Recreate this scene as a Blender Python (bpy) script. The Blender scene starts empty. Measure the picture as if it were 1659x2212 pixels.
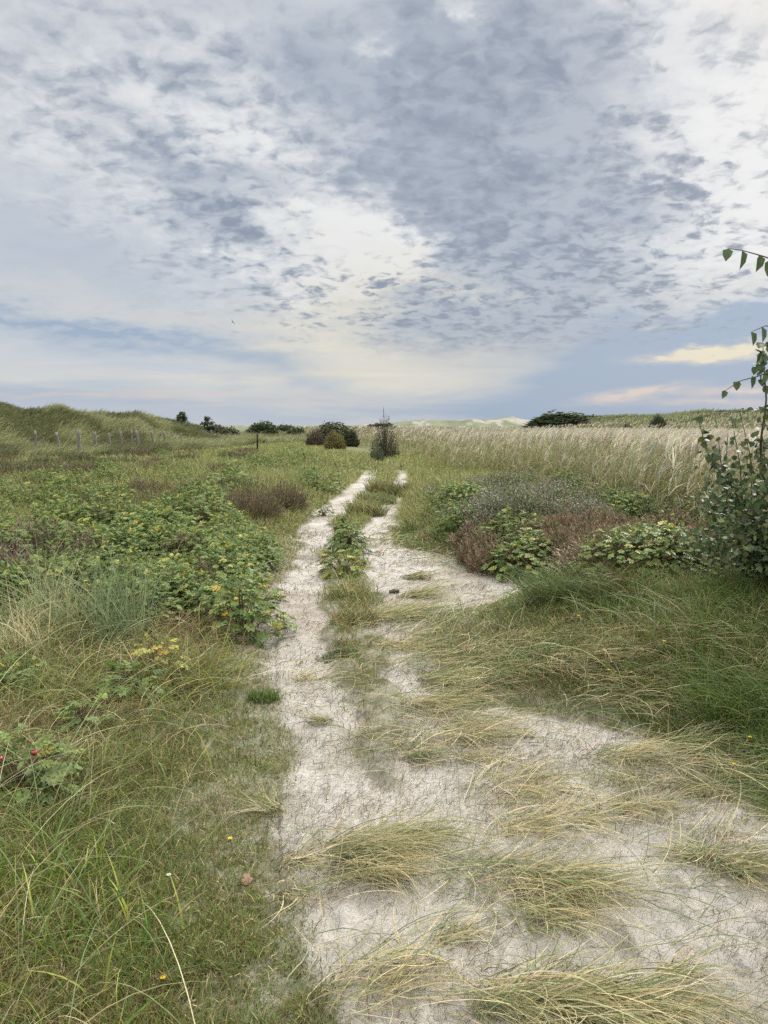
import bpy, math, random
import numpy as np
from mathutils import Vector
R = math.radians
random.seed(7)
rng = np.random.default_rng(11)
C = bpy.context.scene.collection
S = bpy.context.scene

# ------------------------------------------------------------------ camera
CAM_H = 1.6
PITCH = R(6.48)
FPX = 1663.0                      # focal length for a 1659 x 2212 picture
cam_d = bpy.data.cameras.new('camera'); cam = bpy.data.objects.new('camera', cam_d); C.objects.link(cam)
cam_d.sensor_fit = 'VERTICAL'; cam_d.sensor_height = 34.6; cam_d.lens = 34.6*FPX/2212
cam_d.clip_start = 0.05; cam_d.clip_end = 20000
cam.location = (0, 0, CAM_H); cam.rotation_euler = (R(90)-PITCH, 0, 0)
S.camera = cam

# ------------------------------------------------------------------ sky
SUN_AZ, SUN_EL = R(36), R(36)
sunvec = Vector((math.sin(SUN_AZ)*math.cos(SUN_EL), math.cos(SUN_AZ)*math.cos(SUN_EL), math.sin(SUN_EL)))

def px_dir(u, v):
    a, b = (u-829.5)/FPX, (1106-v)/FPX
    d = Vector((a, math.cos(PITCH)+b*math.sin(PITCH), -math.sin(PITCH)+b*math.cos(PITCH)))
    return d.normalized()
def px_azel(u, v):
    d = px_dir(u, v)
    return math.atan2(d.x, d.y), math.asin(d.z)

def build_world():
    w = bpy.data.worlds.new('World'); S.world = w; w.use_nodes = True
    nt = w.node_tree; nt.nodes.clear(); N = nt.nodes.new; L = nt.links.new
    def sock(node, i, val):
        if isinstance(val, (int, float, tuple)): node.inputs[i].default_value = val
        elif val is not None: L(val, node.inputs[i])
    def M(op, a, b=None, c=None, clamp=False):
        n = N('ShaderNodeMath'); n.operation = op; n.use_clamp = clamp
        sock(n, 0, a); sock(n, 1, b)
        if c is not None: sock(n, 2, c)
        return n.outputs[0]
    def MR(x, a, b, c=0.0, d=1.0):
        n = N('ShaderNodeMapRange'); n.interpolation_type = 'SMOOTHSTEP'
        sock(n, 0, x); sock(n, 1, a); sock(n, 2, b); sock(n, 3, c); sock(n, 4, d)
        return n.outputs[0]
    def MIX(f, a, b):
        n = N('ShaderNodeMix'); n.data_type = 'RGBA'; n.clamp_factor = True
        sock(n, 0, f)
        for i, q in ((6, a), (7, b)):
            if isinstance(q, tuple): n.inputs[i].default_value = q + (1,)
            else: L(q, n.inputs[i])
        return n.outputs[2]
    def XYZ(x, y, z=0.0):
        n = N('ShaderNodeCombineXYZ'); sock(n, 0, x); sock(n, 1, y); sock(n, 2, z); return n.outputs[0]
    def NOISE(vec, scale, detail=5, rough=.55, dist=0.0, col=False):
        n = N('ShaderNodeTexNoise'); L(vec, n.inputs['Vector']); n.inputs['Scale'].default_value = scale
        n.inputs['Detail'].default_value = detail; n.inputs['Roughness'].default_value = rough
        n.inputs['Distortion'].default_value = dist
        return n.outputs[1] if col else n.outputs[0]
    tc = N('ShaderNodeTexCoord'); sep = N('ShaderNodeSeparateXYZ'); L(tc.outputs['Generated'], sep.inputs[0])
    x, y, z = sep.outputs
    az = M('ARCTAN2', x, y); el = M('ARCSINE', z)
    # cloud sheet coordinates: direction projected on a layer overhead
    zz = M('ADD', M('MAXIMUM', z, 0.0), 0.24)
    P = XYZ(M('DIVIDE', x, zz), M('DIVIDE', y, zz))
    # warped azimuth/elevation for the large shapes
    wn = NOISE(P, 2.6, 6, .6, 0, True)
    wn2 = NOISE(P, 9.0, 5, .6, 0, True)
    def vm(op, a, b):
        n = N('ShaderNodeVectorMath'); n.operation = op
        sock(n, 0, a); sock(n, 1, b); return n.outputs[0]
    lowf = MR(el, 0.04, 0.20, 0.10, 1.0)
    off = vm('SUBTRACT', wn, (.5, .5, .5)); off2 = vm('SUBTRACT', wn2, (.5, .5, .5))
    off = vm('MULTIPLY', off, (.26, .15, 0)); off2 = vm('MULTIPLY', off2, (.14, .08, 0))
    sc_n = N('ShaderNodeVectorMath'); sc_n.operation = 'SCALE'; L(vm('ADD', off, off2), sc_n.inputs[0]); L(lowf, sc_n.inputs['Scale'])
    A = vm('ADD', XYZ(az, el), sc_n.outputs[0])
    def field(blobs):
        acc = None
        for (u, v, su, sv, rot, wgt) in blobs:
            a, e = px_azel(u, v)
            m = N('ShaderNodeMapping'); m.vector_type = 'TEXTURE'; L(A, m.inputs[0])
            m.inputs[1].default_value = (a, e, 0); m.inputs[2].default_value = (0, 0, R(rot))
            m.inputs[3].default_value = (su/FPX*2, sv/FPX*2, 1)
            g = N('ShaderNodeTexGradient'); g.gradient_type = 'QUADRATIC_SPHERE'; L(m.outputs[0], g.inputs[0])
            acc = M('MULTIPLY_ADD', g.outputs[1], wgt, acc if acc is not None else 0.0)
        return acc
    # (u, v, half width px, half height px, rotation, weight)
    dark = field([(890, 60, 190, 130, 0, .85), (690, 150, 170, 90, -10, .7), (1080, 130, 260, 150, 0, .55), (1330, 90, 230, 150, 0, .5),
                  (950, 210, 220, 120, 0, .55), (480, 130, 240, 100, 0, .45), (150, 120, 260, 80, 5, .45), (130, 30, 300, 60, 0, .25),
                  (1150, 330, 330, 190, 0, .45), (1000, 480, 260, 220, 15, .95), (1190, 560, 300, 170, 10, .8), (1130, 330, 260, 160, 0, .4), (1370, 480, 260, 160, 0, .35),
                  (430, 370, 250, 80, -25, .6), (620, 430, 250, 90, -15, .6), (400, 520, 170, 80, -30, .45), (300, 300, 110, 60, -25, .35),
                  (690, 600, 100, 28, -15, .5), (880, 645, 150, 50, -5, .7), (1000, 690, 160, 60, 0, .6), (620, 660, 110, 35, -10, .45), (900, 720, 200, 30, 0, .6),
                  (1620, 30, 90, 70, 0, .5), (1180, 690, 260, 60, 8, .4), (120, 430, 200, 90, -40, .22), (1480, 640, 220, 90, 10, .3),
                  (500, 470, 260, 60, -25, .4), (780, 320, 220, 120, 0, .4)])
    blue = field([(30, 705, 420, 34, -5, .9), (330, 740, 300, 18, -6, .8), (60, 848, 300, 22, 0, .55), (1420, 775, 330, 95, 8, 2.0), (1600, 705, 260, 36, 0, 1.2), (1640, 800, 160, 50, 0, 1.0),
                  (1250, 870, 420, 60, 12, 1.0), (1550, 840, 260, 60, 0, .9), (620, 800, 150, 45, -20, .55), (1150, 700, 260, 50, 0, .45),
                  (500, 850, 460, 40, 0, .3), (900, 890, 600, 30, 0, .6), (60, 500, 300, 150, 0, .35), (400, 640, 360, 70, -5, .2)])
    lit = field([(1570, 758, 120, 15, 5, 2.6), (1500, 764, 90, 9, 4, 1.6), (1370, 850, 95, 10, 8, 2.0), (1620, 838, 130, 9, 4, 1.5), (1560, 868, 200, 10, 0, .9), (745, 802, 75, 5, 0, 1.2), (815, 822, 50, 3.5, 0, 1.2), (1420, 700, 50, 8, 0, .8), (400, 856, 300, 5, 0, .9), (200, 850, 200, 4, 2, .6), (480, 876, 160, 3, 0, .7)])
    cream = field([(860, 795, 290, 80, 0, 2.4), (800, 745, 300, 45, 0, 1.5), (1090, 762, 200, 26, 3, 1.5), (1030, 805, 130, 32, 5, 1.0), (800, 650, 190, 80, -10, 1.2), (760, 540, 170, 80, -20, .35), (1010, 640, 150, 60, 0, 1.1),
                   (430, 700, 420, 50, 0, .35), (1550, 620, 200, 50, 5, .7),
                   (350, 820, 330, 16, 0, .35), (300, 856, 330, 14, 0, .5), (1250, 640, 150, 40, 0, .4), (100, 640, 330, 50, 0, .35)])
    white = field([(300, 250, 330, 170, -20, .45), (650, 240, 240, 60, -10, .6), (560, 330, 330, 60, -15, .5), (990, 60, 60, 70, 0, .8), (830, 130, 90, 60, 0, .7), (860, 190, 140, 40, 0, .5),
                   (1659, 0, 300, 330, 0, 1.2), (1600, 250, 300, 260, 0, .6), (1600, 480, 260, 200, 0, .75), (1470, 350, 260, 180, 0, .45), (150, 330, 300, 150, -20, .5), (1640, 600, 200, 80, 0, .7),
                   (740, 480, 170, 55, -12, 1.9), (760, 545, 150, 60, 0, 1.5), (800, 600, 120, 50, 0, 1.0), (400, 60, 160, 60, 0, .3), (1300, 190, 200, 60, 10, .3), (1020, 10, 70, 40, 0, .8)])
    mott = field([(800, 150, 700, 300, 0, .55), (1500, 380, 430, 480, 0, 1.2), (500, 430, 290, 170, -20, 1.2), (850, 650, 360, 110, 0, 2.2), (1450, 600, 360, 150, 0, 1.0), (300, 120, 400, 200, 0, .4)])
    # mottled cells
    off3 = vm('MULTIPLY', vm('SUBTRACT', wn2, (.5, .5, .5)), (.10, .10, 0))
    Pn = vm('ADD', P, off3)
    n1 = NOISE(Pn, 12.0, 4, .5, 0.1); n2 = NOISE(Pn, 30.0, 6, .56); n3 = NOISE(Pn, 4.0, 3, .5)
    def VOR(vec, scale):
        n = N('ShaderNodeTexVoronoi'); n.feature = 'SMOOTH_F1'; L(vec, n.inputs['Vector']); n.inputs['Scale'].default_value = scale; n.inputs['Smoothness'].default_value = .7; return n.outputs['Distance']
    v1 = M('SUBTRACT', .95, VOR(Pn, 13.0)); v2 = M('SUBTRACT', .95, VOR(Pn, 27.0))
    cells = M('ADD', M('ADD', M('MULTIPLY', n1, .34), M('MULTIPLY', n2, .40)), M('ADD', M('MULTIPLY', v1, .15), M('MULTIPLY', v2, .13)))
    cells = M('MULTIPLY_ADD', M('SUBTRACT', n3, .5), .25, cells)
    cm = M('MULTIPLY', M('MULTIPLY', M('SUBTRACT', cells, .52), 6.0), MR(el, .075, .125, .0, 1.0))
    cm = M('MULTIPLY', cm, M('MULTIPLY_ADD', mott, .55, .10))
    brk = field([(745, 480, 150, 48, -12, 1.6), (770, 545, 130, 50, -5, 1.6), (810, 600, 120, 45, 0, 1.3), (700, 640, 170, 60, -10, .9), (1000, 655, 110, 50, 0, .8), (1580, 120, 120, 160, 0, .2), (1580, 420, 160, 200, 0, .3), (820, 120, 60, 50, 0, .7), (1010, 60, 50, 60, 0, .8), (560, 320, 260, 22, -18, .6)])
    keepd = M('SUBTRACT', 1.0, M('MULTIPLY', brk, .8), clamp=True)
    dark = M('MULTIPLY', dark, keepd)
    soft = M('MULTIPLY', MR(M('ADD', dark, M('MULTIPLY', cm, .25)), .0, 1.1), .92)
    dk = MR(M('ADD', M('MULTIPLY', dark, .42), M('MULTIPLY', cm, 1.4)), -.06, 1.2)
    # thin streaks low in the sky
    stv = XYZ(M('MULTIPLY', az, 2.2), M('MULTIPLY', el, 17.0))
    st = NOISE(stv, 2.2, 6, .58, .6)
    stf = M('MULTIPLY', MR(el, .17, .05), MR(st, .35, .68, -1, 1))
    veil = NOISE(vm('ADD', XYZ(az, M('MULTIPLY', el, 2.2)), off3), 3.5, 5, .55, .5)
    base = MIX(MR(veil, .3, .7), (.57, .615, .68), (.68, .71, .75))
    base = MIX(M('MULTIPLY', MR(el, .10, .0), .6), base, (.56, .61, .68))
    b2 = M('MULTIPLY_ADD', stf, .14, M('MULTIPLY', blue, .85), clamp=True)
    wht = M('ADD', white, M('MULTIPLY', M('MULTIPLY', cm, -1.5), MR(M('ADD', white, M('MULTIPLY', mott, .35)), 0.0, .6)))
    base = MIX(M('MULTIPLY', M('MULTIPLY_ADD', brk, .5, wht), .85, clamp=True), base, (.90, .905, .90))
    cr = M('MULTIPLY_ADD', stf, -.25, M('MULTIPLY', cream, .75))
    base = MIX(M('MULTIPLY', cr, MR(cr, 0, .25), clamp=True), base, (.80, .77, .68))
    base = MIX(b2, base, (.375, .475, .62))
    lr = M('MULTIPLY', lit, MR(NOISE(XYZ(M('MULTIPLY', az, 30.0), M('MULTIPLY', el, 120.0)), 1.0, 4, .55, .4), .25, .62, .35, 1.0))
    base = MIX(M('MULTIPLY', lr, .9, clamp=True), base, MIX(MR(el, .035, .085), (.72, .64, .62), (.86, .79, .63)))
    col = MIX(dk, MIX(soft, base, (.45, .505, .59)), (.29, .34, .425))
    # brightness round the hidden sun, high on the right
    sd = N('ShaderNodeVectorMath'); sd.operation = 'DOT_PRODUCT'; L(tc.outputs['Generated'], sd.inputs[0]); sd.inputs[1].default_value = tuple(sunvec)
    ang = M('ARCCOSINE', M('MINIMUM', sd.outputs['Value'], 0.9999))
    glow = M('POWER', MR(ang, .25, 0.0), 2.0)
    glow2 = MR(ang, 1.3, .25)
    over = MR(el, R(28), R(75))  # overhead sky out of view, brightened to raise the light on the ground
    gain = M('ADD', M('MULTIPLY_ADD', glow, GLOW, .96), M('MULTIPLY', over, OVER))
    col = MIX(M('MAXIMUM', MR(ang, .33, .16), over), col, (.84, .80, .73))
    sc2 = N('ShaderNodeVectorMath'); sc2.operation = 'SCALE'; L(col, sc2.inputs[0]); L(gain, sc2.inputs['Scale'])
    below = MR(el, -.02, -.002)
    colf = MIX(below, (.20, .20, .15), sc2.outputs[0])
    sky = N('ShaderNodeTexSky'); sky.sky_type = 'NISHITA'; sky.sun_disc = False
    sky.sun_elevation = SUN_EL; sky.sun_rotation = SUN_AZ; sky.dust_density = 2.0
    bg1 = N('ShaderNodeBackground'); L(sky.outputs[0], bg1.inputs[0]); bg1.inputs[1].default_value = .08
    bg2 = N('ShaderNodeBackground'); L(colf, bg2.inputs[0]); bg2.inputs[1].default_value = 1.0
    mx = N('ShaderNodeMixShader'); mx.inputs[0].default_value = .93
    L(bg1.outputs[0], mx.inputs[1]); L(bg2.outputs[0], mx.inputs[2])
    out = N('ShaderNodeOutputWorld'); L(mx.outputs[0], out.inputs[0])
    w.cycles.sampling_method = 'MANUAL'; w.cycles.sample_map_resolution = 512
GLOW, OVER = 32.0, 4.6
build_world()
sun_d = bpy.data.lights.new('sun', 'SUN'); sun = bpy.data.objects.new('sun', sun_d); C.objects.link(sun)
sun_d.energy = 2.6; sun_d.angle = R(12); sun_d.color = (1, .95, .87)
sun.rotation_euler = (-sunvec).to_track_quat('-Z', 'Y').to_euler(); sun.location = (20, 30, 40)
S.view_settings.view_transform = 'Standard'; S.view_settings.look = 'None'
S.view_settings.exposure = 0.0; S.view_settings.gamma = 1.0
S.cycles.max_bounces = 6; S.cycles.diffuse_bounces = 3; S.cycles.transmission_bounces = 4; S.cycles.transparent_max_bounces = 4
S.cycles.sample_clamp_indirect = 6
S.cycles.use_denoising = False

# ------------------------------------------------------------------ numpy noise
def _hash(ix, iy, seed):
    h = (ix.astype(np.int64)*374761393 + iy.astype(np.int64)*668265263 + seed*982451653) & 0xffffffff
    h = ((h ^ (h >> 13))*1274126177) & 0xffffffff
    return ((h ^ (h >> 16)) & 0xffff)/65535.0
def vnoise(x, y, seed=0):
    ix, iy = np.floor(x), np.floor(y); fx, fy = x-ix, y-iy
    fx = fx*fx*(3-2*fx); fy = fy*fy*(3-2*fy)
    a, b, c, d = _hash(ix, iy, seed), _hash(ix+1, iy, seed), _hash(ix, iy+1, seed), _hash(ix+1, iy+1, seed)
    return (a*(1-fx)+b*fx)*(1-fy)+(c*(1-fx)+d*fx)*fy
def fbm(x, y, seed=0, o=4, g=.5):
    s = 0; a = 1; t = 0
    for i in range(o):
        s = s+a*vnoise(x*2**i+17*i, y*2**i-9*i, seed+i); t += a; a *= g
    return s/t
def sst(x, a, b):
    t = np.clip((x-a)/(b-a), 0, 1); return t*t*(3-2*t)

# ------------------------------------------------------------------ the lie of the land
cp, sp = math.cos(PITCH), math.sin(PITCH)
def to_px(x, y, z=0.0):
    dz = z-CAM_H; zc = np.maximum(y*cp-dz*sp, .05); yc = y*sp+dz*cp
    return 829.5+FPX*x/zc, 1106-FPX*yc/zc
def from_px(u, v, z=0.0):
    a, b = (u-829.5)/FPX, (1106-v)/FPX
    dx, dy, dz = a, cp+b*sp, -sp+b*cp
    t = (z-CAM_H)/dz
    return dx*t, dy*t
ET = np.array([  # distance rows of the track: v, outer left, inner left, inner right, outer right
 [985, 786, 788, 800, 802], [1000, 796, 806, 858, 864], [1010, 795, 808, 858, 868], [1040, 775, 808, 852, 878], [1060, 745, 790, 840, 870], [1085, 716, 775, 820, 862],
 [1110, 676, 752, 808, 852], [1140, 652, 730, 782, 852], [1180, 644, 715, 785, 865], [1205, 642, 708, 787, 1010], [1235, 628, 702, 787, 1085], [1265, 612, 696, 787, 1140],
 [1295, 600, 690, 795, 1110], [1320, 595, 695, 802, 1000], [1350, 590, 702, 812, 915], [1400, 578, 722, 822, 895], [1450, 572, 735, 832, 925], [1500, 578, 748, 842, 945],
 [1550, 600, 768, 850, 1180], [1600, 635, 785, 850, 1430], [1650, 650, 800, 845, 1500], [1700, 615, 822, 828, 1560], [1750, 575, 825, 825, 1610], [1800, 560, 825, 825, 1690],
 [1850, 580, 825, 825, 1760], [1900, 605, 825, 825, 1840], [2000, 645, 825, 825, 1960], [2100, 675, 825, 825, 2080], [2212, 700, 825, 825, 2200], [2500, 740, 825, 825, 2500], [3200, 780, 825, 825, 2700]], float)
_yr = from_px(ET[:, 1], ET[:, 0])[1]
_o = np.argsort(_yr); EY = _yr[_o]
EX = [from_px(ET[:, i], ET[:, 0])[0][_o] for i in range(1, 5)]
def edges(y):
    q = np.log(np.clip(y, .6, 60)); E = np.log(EY)
    return [np.interp(q, E, e) for e in EX]
def track(x, y):
    """signed metres inside the sandy track, and inside the green strip between its ruts"""
    k = np.clip(y/6, .35, 1.5)
    wx = (fbm(x*2.2, y*1.6, 3, 4)-.5)*.42*k+(fbm(x*9, y*7, 5, 3)-.5)*.16*k
    lo, li, ri, ro = edges(y)
    x = x+wx
    outer = np.minimum(x-lo, ro-x); mid = np.where(ri-li > .01, np.minimum(x-li, ri-x), -1.0)
    outer = np.where((y > 27) | (y < .2), -1, outer)
    return outer, mid
def sandmask(x, y):
    o, m = track(x, y)
    return sst(o, -.10, .10)*(1-sst(m, -.07, .06))
# crest lines: (u, v of the crest in the distance) at a given range
def crest(az, table, rng_):
    t = np.array(table, float); a = np.arctan((t[:, 0]-829.5)/(FPX*cp)); r = np.interp(a, a, np.array(rng_)*np.ones(len(a)))
    h = CAM_H+(917-t[:, 1])*r/FPX
    return np.interp(az, a, h), np.interp(az, a, r)
LEFT = [(-900, 840), (-500, 850), (-200, 858), (-60, 852), (0, 860), (55, 876), (95, 874), (130, 866), (160, 878), (200, 884), (225, 882), (262, 884), (300, 880), (335, 892), (370, 898), (400, 905), (440, 914), (480, 926), (540, 935), (620, 940), (900, 942)]
LEFTR = [40, 44, 50, 54, 56, 58, 60, 61, 62, 63, 64, 65, 66, 70, 74, 78, 84, 90, 100, 110, 120]
RIGHT = [(800, 935), (1080, 930), (1150, 918), (1200, 910), (1260, 902), (1300, 899), (1340, 897), (1400, 896), (1440, 895), (1480, 892), (1510, 889), (1550, 886), (1600, 886), (1659, 886), (1800, 880), (2300, 870), (3500, 865)]
RIGHTR = [150, 140, 130, 125, 120, 118, 115, 112, 108, 104, 100, 98, 95, 92, 85, 75, 65]
FAR = [(-2500, 905), (-800, 908), (0, 914), (500, 924), (750, 920), (820, 913), (860, 909), (900, 908), (940, 906), (990, 908), (1020, 905), (1050, 906), (1075, 903), (1103, 899), (1125, 903), (1150, 908), (1190, 909), (1400, 905), (2500, 900)]
def terrain(x, y):
    x = np.asarray(x, float); y = np.asarray(y, float)
    r = np.hypot(x, y)+1e-6; az = np.arctan2(x, y); fr = sst(y, .2, 1.2)
    o, m = track(x, y)
    lo, li, ri, ro = edges(y)
    h = (fbm(x*.35, y*.35, 21, 4)-.5)*.16*sst(-o, 0, 1.5)
    # bank right of the track, lower bank on the left
    right = sst(x-ro, -.1, 1.5)*sst(y, 2.4, 5.0)*(1-sst(y, 14, 26)); left = sst(lo-x, -.05, 1.2)*sst(y, 3.0, 6.0)
    h = h+right*.36*(1+.5*(fbm(x*.8, y*.8, 31, 3)-.5))+left*.16*(1+(fbm(x*.9, y*.9, 33, 3)-.5))
    h = h+.035*sst(m, -.15, .12)-.035*sst(o, -.1, .2)*(1-sst(m, -.1, .05))
    # uneven trodden sand
    near = 1-sst(r, 14, 24)
    s = sst(o, -.3, .1)
    h = h+near*((fbm(x*3.2, y*3.2, 41, 3)-.5)*.036+(fbm(x*11, y*14, 43, 4, .6)-.5)*.050*(.4+.6*s)+(fbm(x*30, y*38, 47, 2)-.5)*.017*(1-sst(r, 6, 9))*s)
    # wide undulation and the dunes
    h = h+(fbm(x*.06+3, y*.06, 51, 3)-.5)*.5*sst(r, 22, 45)
    for tab, rr, wn, wf, sd, am in ((LEFT, LEFTR, .36, .6, 61, 2.6), (RIGHT, RIGHTR, .30, .6, 63, 1.3), (FAR, 330, .18, .4, 65, 9.0)):
        ch, cr = crest(az, tab, rr)
        q = (r-cr)/cr
        b = np.where(q < 0, sst(q, -wn, 0.0), 1-sst(q, 0.0, wf))
        rough = (fbm(x*(.16 if am < 5 else .085), y*(.16 if am < 5 else .03), sd, 4)-.5)*am
        hh = (ch-(.85 if am == 2.6 else .35))*b+rough*b*(1-b)*2.2+rough*b*.22
        h = np.maximum(h, np.where(ch > .5, hh, -9)*1.0)
    return h*fr
def hit(u, v, zadd=0.0):
    """where the view line through (u, v) meets the land (raised by zadd)"""
    a, b = (u-829.5)/FPX, (1106-v)/FPX
    dx, dy, dz = a, cp+b*sp, -sp+b*cp
    t = np.geomspace(1.2, 500, 3000)
    g = terrain(dx*t, dy*t)+zadd - (CAM_H+dz*t)
    i = np.argmax(g > 0) if (g > 0).any() else len(t)-1
    i = max(i, 1); f = g[i-1]/(g[i-1]-g[i]+1e-9) if g[i] > 0 else 0
    tt = t[i-1]+(t[i]-t[i-1])*f
    x, y = dx*tt, dy*tt
    return float(x), float(y), float(terrain(x, y))

# ------------------------------------------------------------------ mesh helpers
class MB:
    def __init__(s): s.V = []; s.Q = []; s.Cc = []; s.n = 0
    def add(s, v, q, c):
        v = np.asarray(v, float).reshape(-1, 3); q = np.asarray(q, np.int64).reshape(-1, 4)
        c = np.asarray(c, float)
        if c.ndim == 1: c = np.broadcast_to(c, (len(v), 3))
        s.V.append(v); s.Q.append(q+s.n); s.Cc.append(c.reshape(-1, 3)); s.n += len(v)
    def build(s, name, mat, parent=None, origin=(0, 0, 0), smooth=False):
        v = np.concatenate(s.V)-np.array(origin, float); q = np.concatenate(s.Q); c = np.concatenate(s.Cc)
        me = bpy.data.meshes.new(name)
        me.vertices.add(len(v)); me.vertices.foreach_set('co', v.astype(np.float32).ravel())
        me.loops.add(len(q)*4); me.loops.foreach_set('vertex_index', q.astype(np.int32).ravel())
        me.polygons.add(len(q)); me.polygons.foreach_set('loop_start', np.arange(0, len(q)*4, 4, dtype=np.int32))
        if smooth: me.polygons.foreach_set('use_smooth', np.ones(len(q), bool))
        at = me.color_attributes.new('Col', 'FLOAT_COLOR', 'POINT')
        at.data.foreach_set('color', np.concatenate([np.clip(c, 0, 1), np.ones((len(c), 1))], 1).astype(np.float32).ravel())
        me.update(calc_edges=True)
        me.materials.append(mat)
        o = bpy.data.objects.new(name, me); C.objects.link(o)
        if parent: o.parent = parent
        else: o.location = origin
        return o
def tag(o, label=None, cat=None, group=None, kind=None):
    for k, q in (('label', label), ('category', cat), ('group', group), ('kind', kind)):
        if q: o[k] = q
    return o
def thing(name, label, cat, loc, group=None):
    o = bpy.data.objects.new(name, None); C.objects.link(o); o.location = loc; o.empty_display_size = .1
    return tag(o, label, cat, group)
def dup(root, loc, rz, sc, label, group):
    r = root.copy(); C.objects.link(r); r.location = loc; r.rotation_euler = (0, 0, rz); r.scale = sc
    r['label'] = label; r['group'] = group
    for ch in root.children:
        c = ch.copy(); C.objects.link(c); c.parent = r
    return r
def U(a, b, n): return rng.uniform(a, b, n)
def pal(cols, n, w=None, jit=.18):
    cols = np.array(cols, float); i = rng.choice(len(cols), n, p=None if w is None else np.array(w)/sum(w))
    return cols[i]*(1+rng.normal(0, jit, (n, 1)))*(1+rng.normal(0, .05, (n, 3)))
def blades(B, x, y, L, W, hd, th0, th1, col, n=3, z=None, curl=0.0, lie=False, tip=None, tw=None, flat=.0):
    m = len(x)
    if m == 0: return
    x, y = np.asarray(x, float), np.asarray(y, float)
    if z is None: z = terrain(x, y)-.005
    L, W, hd, th0, th1 = [np.broadcast_to(q, (m,)).astype(float) for q in (L, W, hd, th0, th1)]
    curl = np.broadcast_to(curl, (m,))
    tm = (np.arange(n)+.5)/n
    th = th0[:, None]+(th1-th0)[:, None]*tm; h = hd[:, None]+curl[:, None]*tm
    ds = (L/n)[:, None]
    Z0 = np.zeros((m, 1))
    X = x[:, None]+np.hstack([Z0, np.cumsum(np.sin(th)*np.cos(h)*ds, 1)])
    Y = y[:, None]+np.hstack([Z0, np.cumsum(np.sin(th)*np.sin(h)*ds, 1)])
    Z = z[:, None]+np.hstack([Z0, np.cumsum(np.cos(th)*ds, 1)])
    if lie:
        g = terrain(X, Y); lift = .004+U(0, .03, m)[:, None]
        Z[:, 1:] = np.maximum(Z[:, 1:], (g+lift)[:, 1:])
    t = np.arange(n+1)/n
    w = W[:, None]*np.where(t < .25, .7+1.2*t, 1)*np.maximum(1-t**2.2, .08)*.5
    tw = U(-1.2, 1.2, m) if tw is None else np.broadcast_to(tw, (m,))
    sx, sy, sz = (-np.sin(hd)*np.cos(tw))[:, None], (np.cos(hd)*np.cos(tw))[:, None], np.sin(tw)[:, None]
    Lf = np.stack([X-w*sx, Y-w*sy, Z-w*sz], -1); Rt = np.stack([X+w*sx, Y+w*sy, Z+w*sz], -1)
    V = np.stack([Lf, Rt], 2).reshape(m, (n+1)*2, 3)
    base = np.array([[2*i, 2*i+1, 2*i+3, 2*i+2] for i in range(n)])
    Q = (np.arange(m)*(n+1)*2)[:, None, None]+base
    col = np.broadcast_to(col, (m, 3))
    if tip is None: c = np.repeat(col[:, None, :], (n+1)*2, 1)
    else:
        f = np.repeat(t**1.5, 2)[None, :, None]; c = col[:, None, :]*(1-f)+np.broadcast_to(tip, (m, 3))[:, None, :]*f
    B.add(V, Q, c)
def norm(a): return a/(np.linalg.norm(a, axis=-1, keepdims=True)+1e-9)
def leaves(B, pos, d, nr, ln, wd, col, fold=.22, shape=(.28, .5, .68, .40)):
    m = len(pos); d = norm(d); s = norm(np.cross(d, nr)); nn = np.cross(s, d)
    ln = np.broadcast_to(ln, (m,))[:, None]; wd = np.broadcast_to(wd, (m,))[:, None]
    t1, w1, t2, w2 = shape; V = [pos]
    V.append(pos+d*ln*t1+s*wd*w1+nn*wd*w1*fold); V.append(pos+d*ln*t2+s*wd*w2+nn*wd*w2*fold-nn*ln*.03)
    V.append(pos+d*ln-nn*ln*.12)
    V.append(pos+d*ln*t2-s*wd*w2+nn*wd*w2*fold-nn*ln*.03); V.append(pos+d*ln*t1-s*wd*w1+nn*wd*w1*fold)
    V = np.stack(V, 1); Q = (np.arange(m)*6)[:, None, None]+np.array([[0, 1, 2, 3], [0, 3, 4, 5]])
    B.add(V, Q, np.repeat(np.broadcast_to(col, (m, 3))[:, None, :], 6, 1))
def tube(B, pts, rad, col, k=6):
    pts = np.array(pts, float); n = len(pts); rad = np.broadcast_to(rad, (n,))
    tg = norm(np.gradient(pts, axis=0)); ref = np.array([.13, .21, .97]) if abs(tg[0][2]) < .8 else np.array([.97, .1, .1])
    a = norm(np.cross(tg, ref)); b = np.cross(tg, a); ph = np.arange(k)*2*math.pi/k
    V = pts[:, None]+rad[:, None, None]*(np.cos(ph)[None, :, None]*a[:, None]+np.sin(ph)[None, :, None]*b[:, None])
    Q = [[i*k+j, i*k+(j+1) % k, (i+1)*k+(j+1) % k, (i+1)*k+j] for i in range(n-1) for j in range(k)]
    B.add(V, Q, col)
    for e, i0 in ((0, 0), (n-1, (n-1)*k)):       # end caps
        vv = V[e]; c = vv.mean(0); W = np.vstack([vv, c]); qq = [[j, (j+1) % k, k, k] for j in range(0)]
        for j in range(0, k-2, 2): qq.append([0, j+1, j+2, (j+3) % k])
        B.add(W, qq, col)
def ball(B, c, rx, ry, rz, col, nu=10, nv=7, jit=0.0):
    ph = np.arange(nu)*2*math.pi/nu; th = np.linspace(.12, math.pi-.12, nv)
    P = np.stack([np.sin(th)[:, None]*np.cos(ph), np.sin(th)[:, None]*np.sin(ph), np.cos(th)[:, None]*np.ones(nu)], -1)
    P = P*np.array([rx, ry, rz])*(1+jit*rng.normal(0, 1, (nv, nu, 1)))+np.array(c)
    Q = [[i*nu+j, i*nu+(j+1) % nu, (i+1)*nu+(j+1) % nu, (i+1)*nu+j] for i in range(nv-1) for j in range(nu)]
    B.add(P, Q, col)

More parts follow.
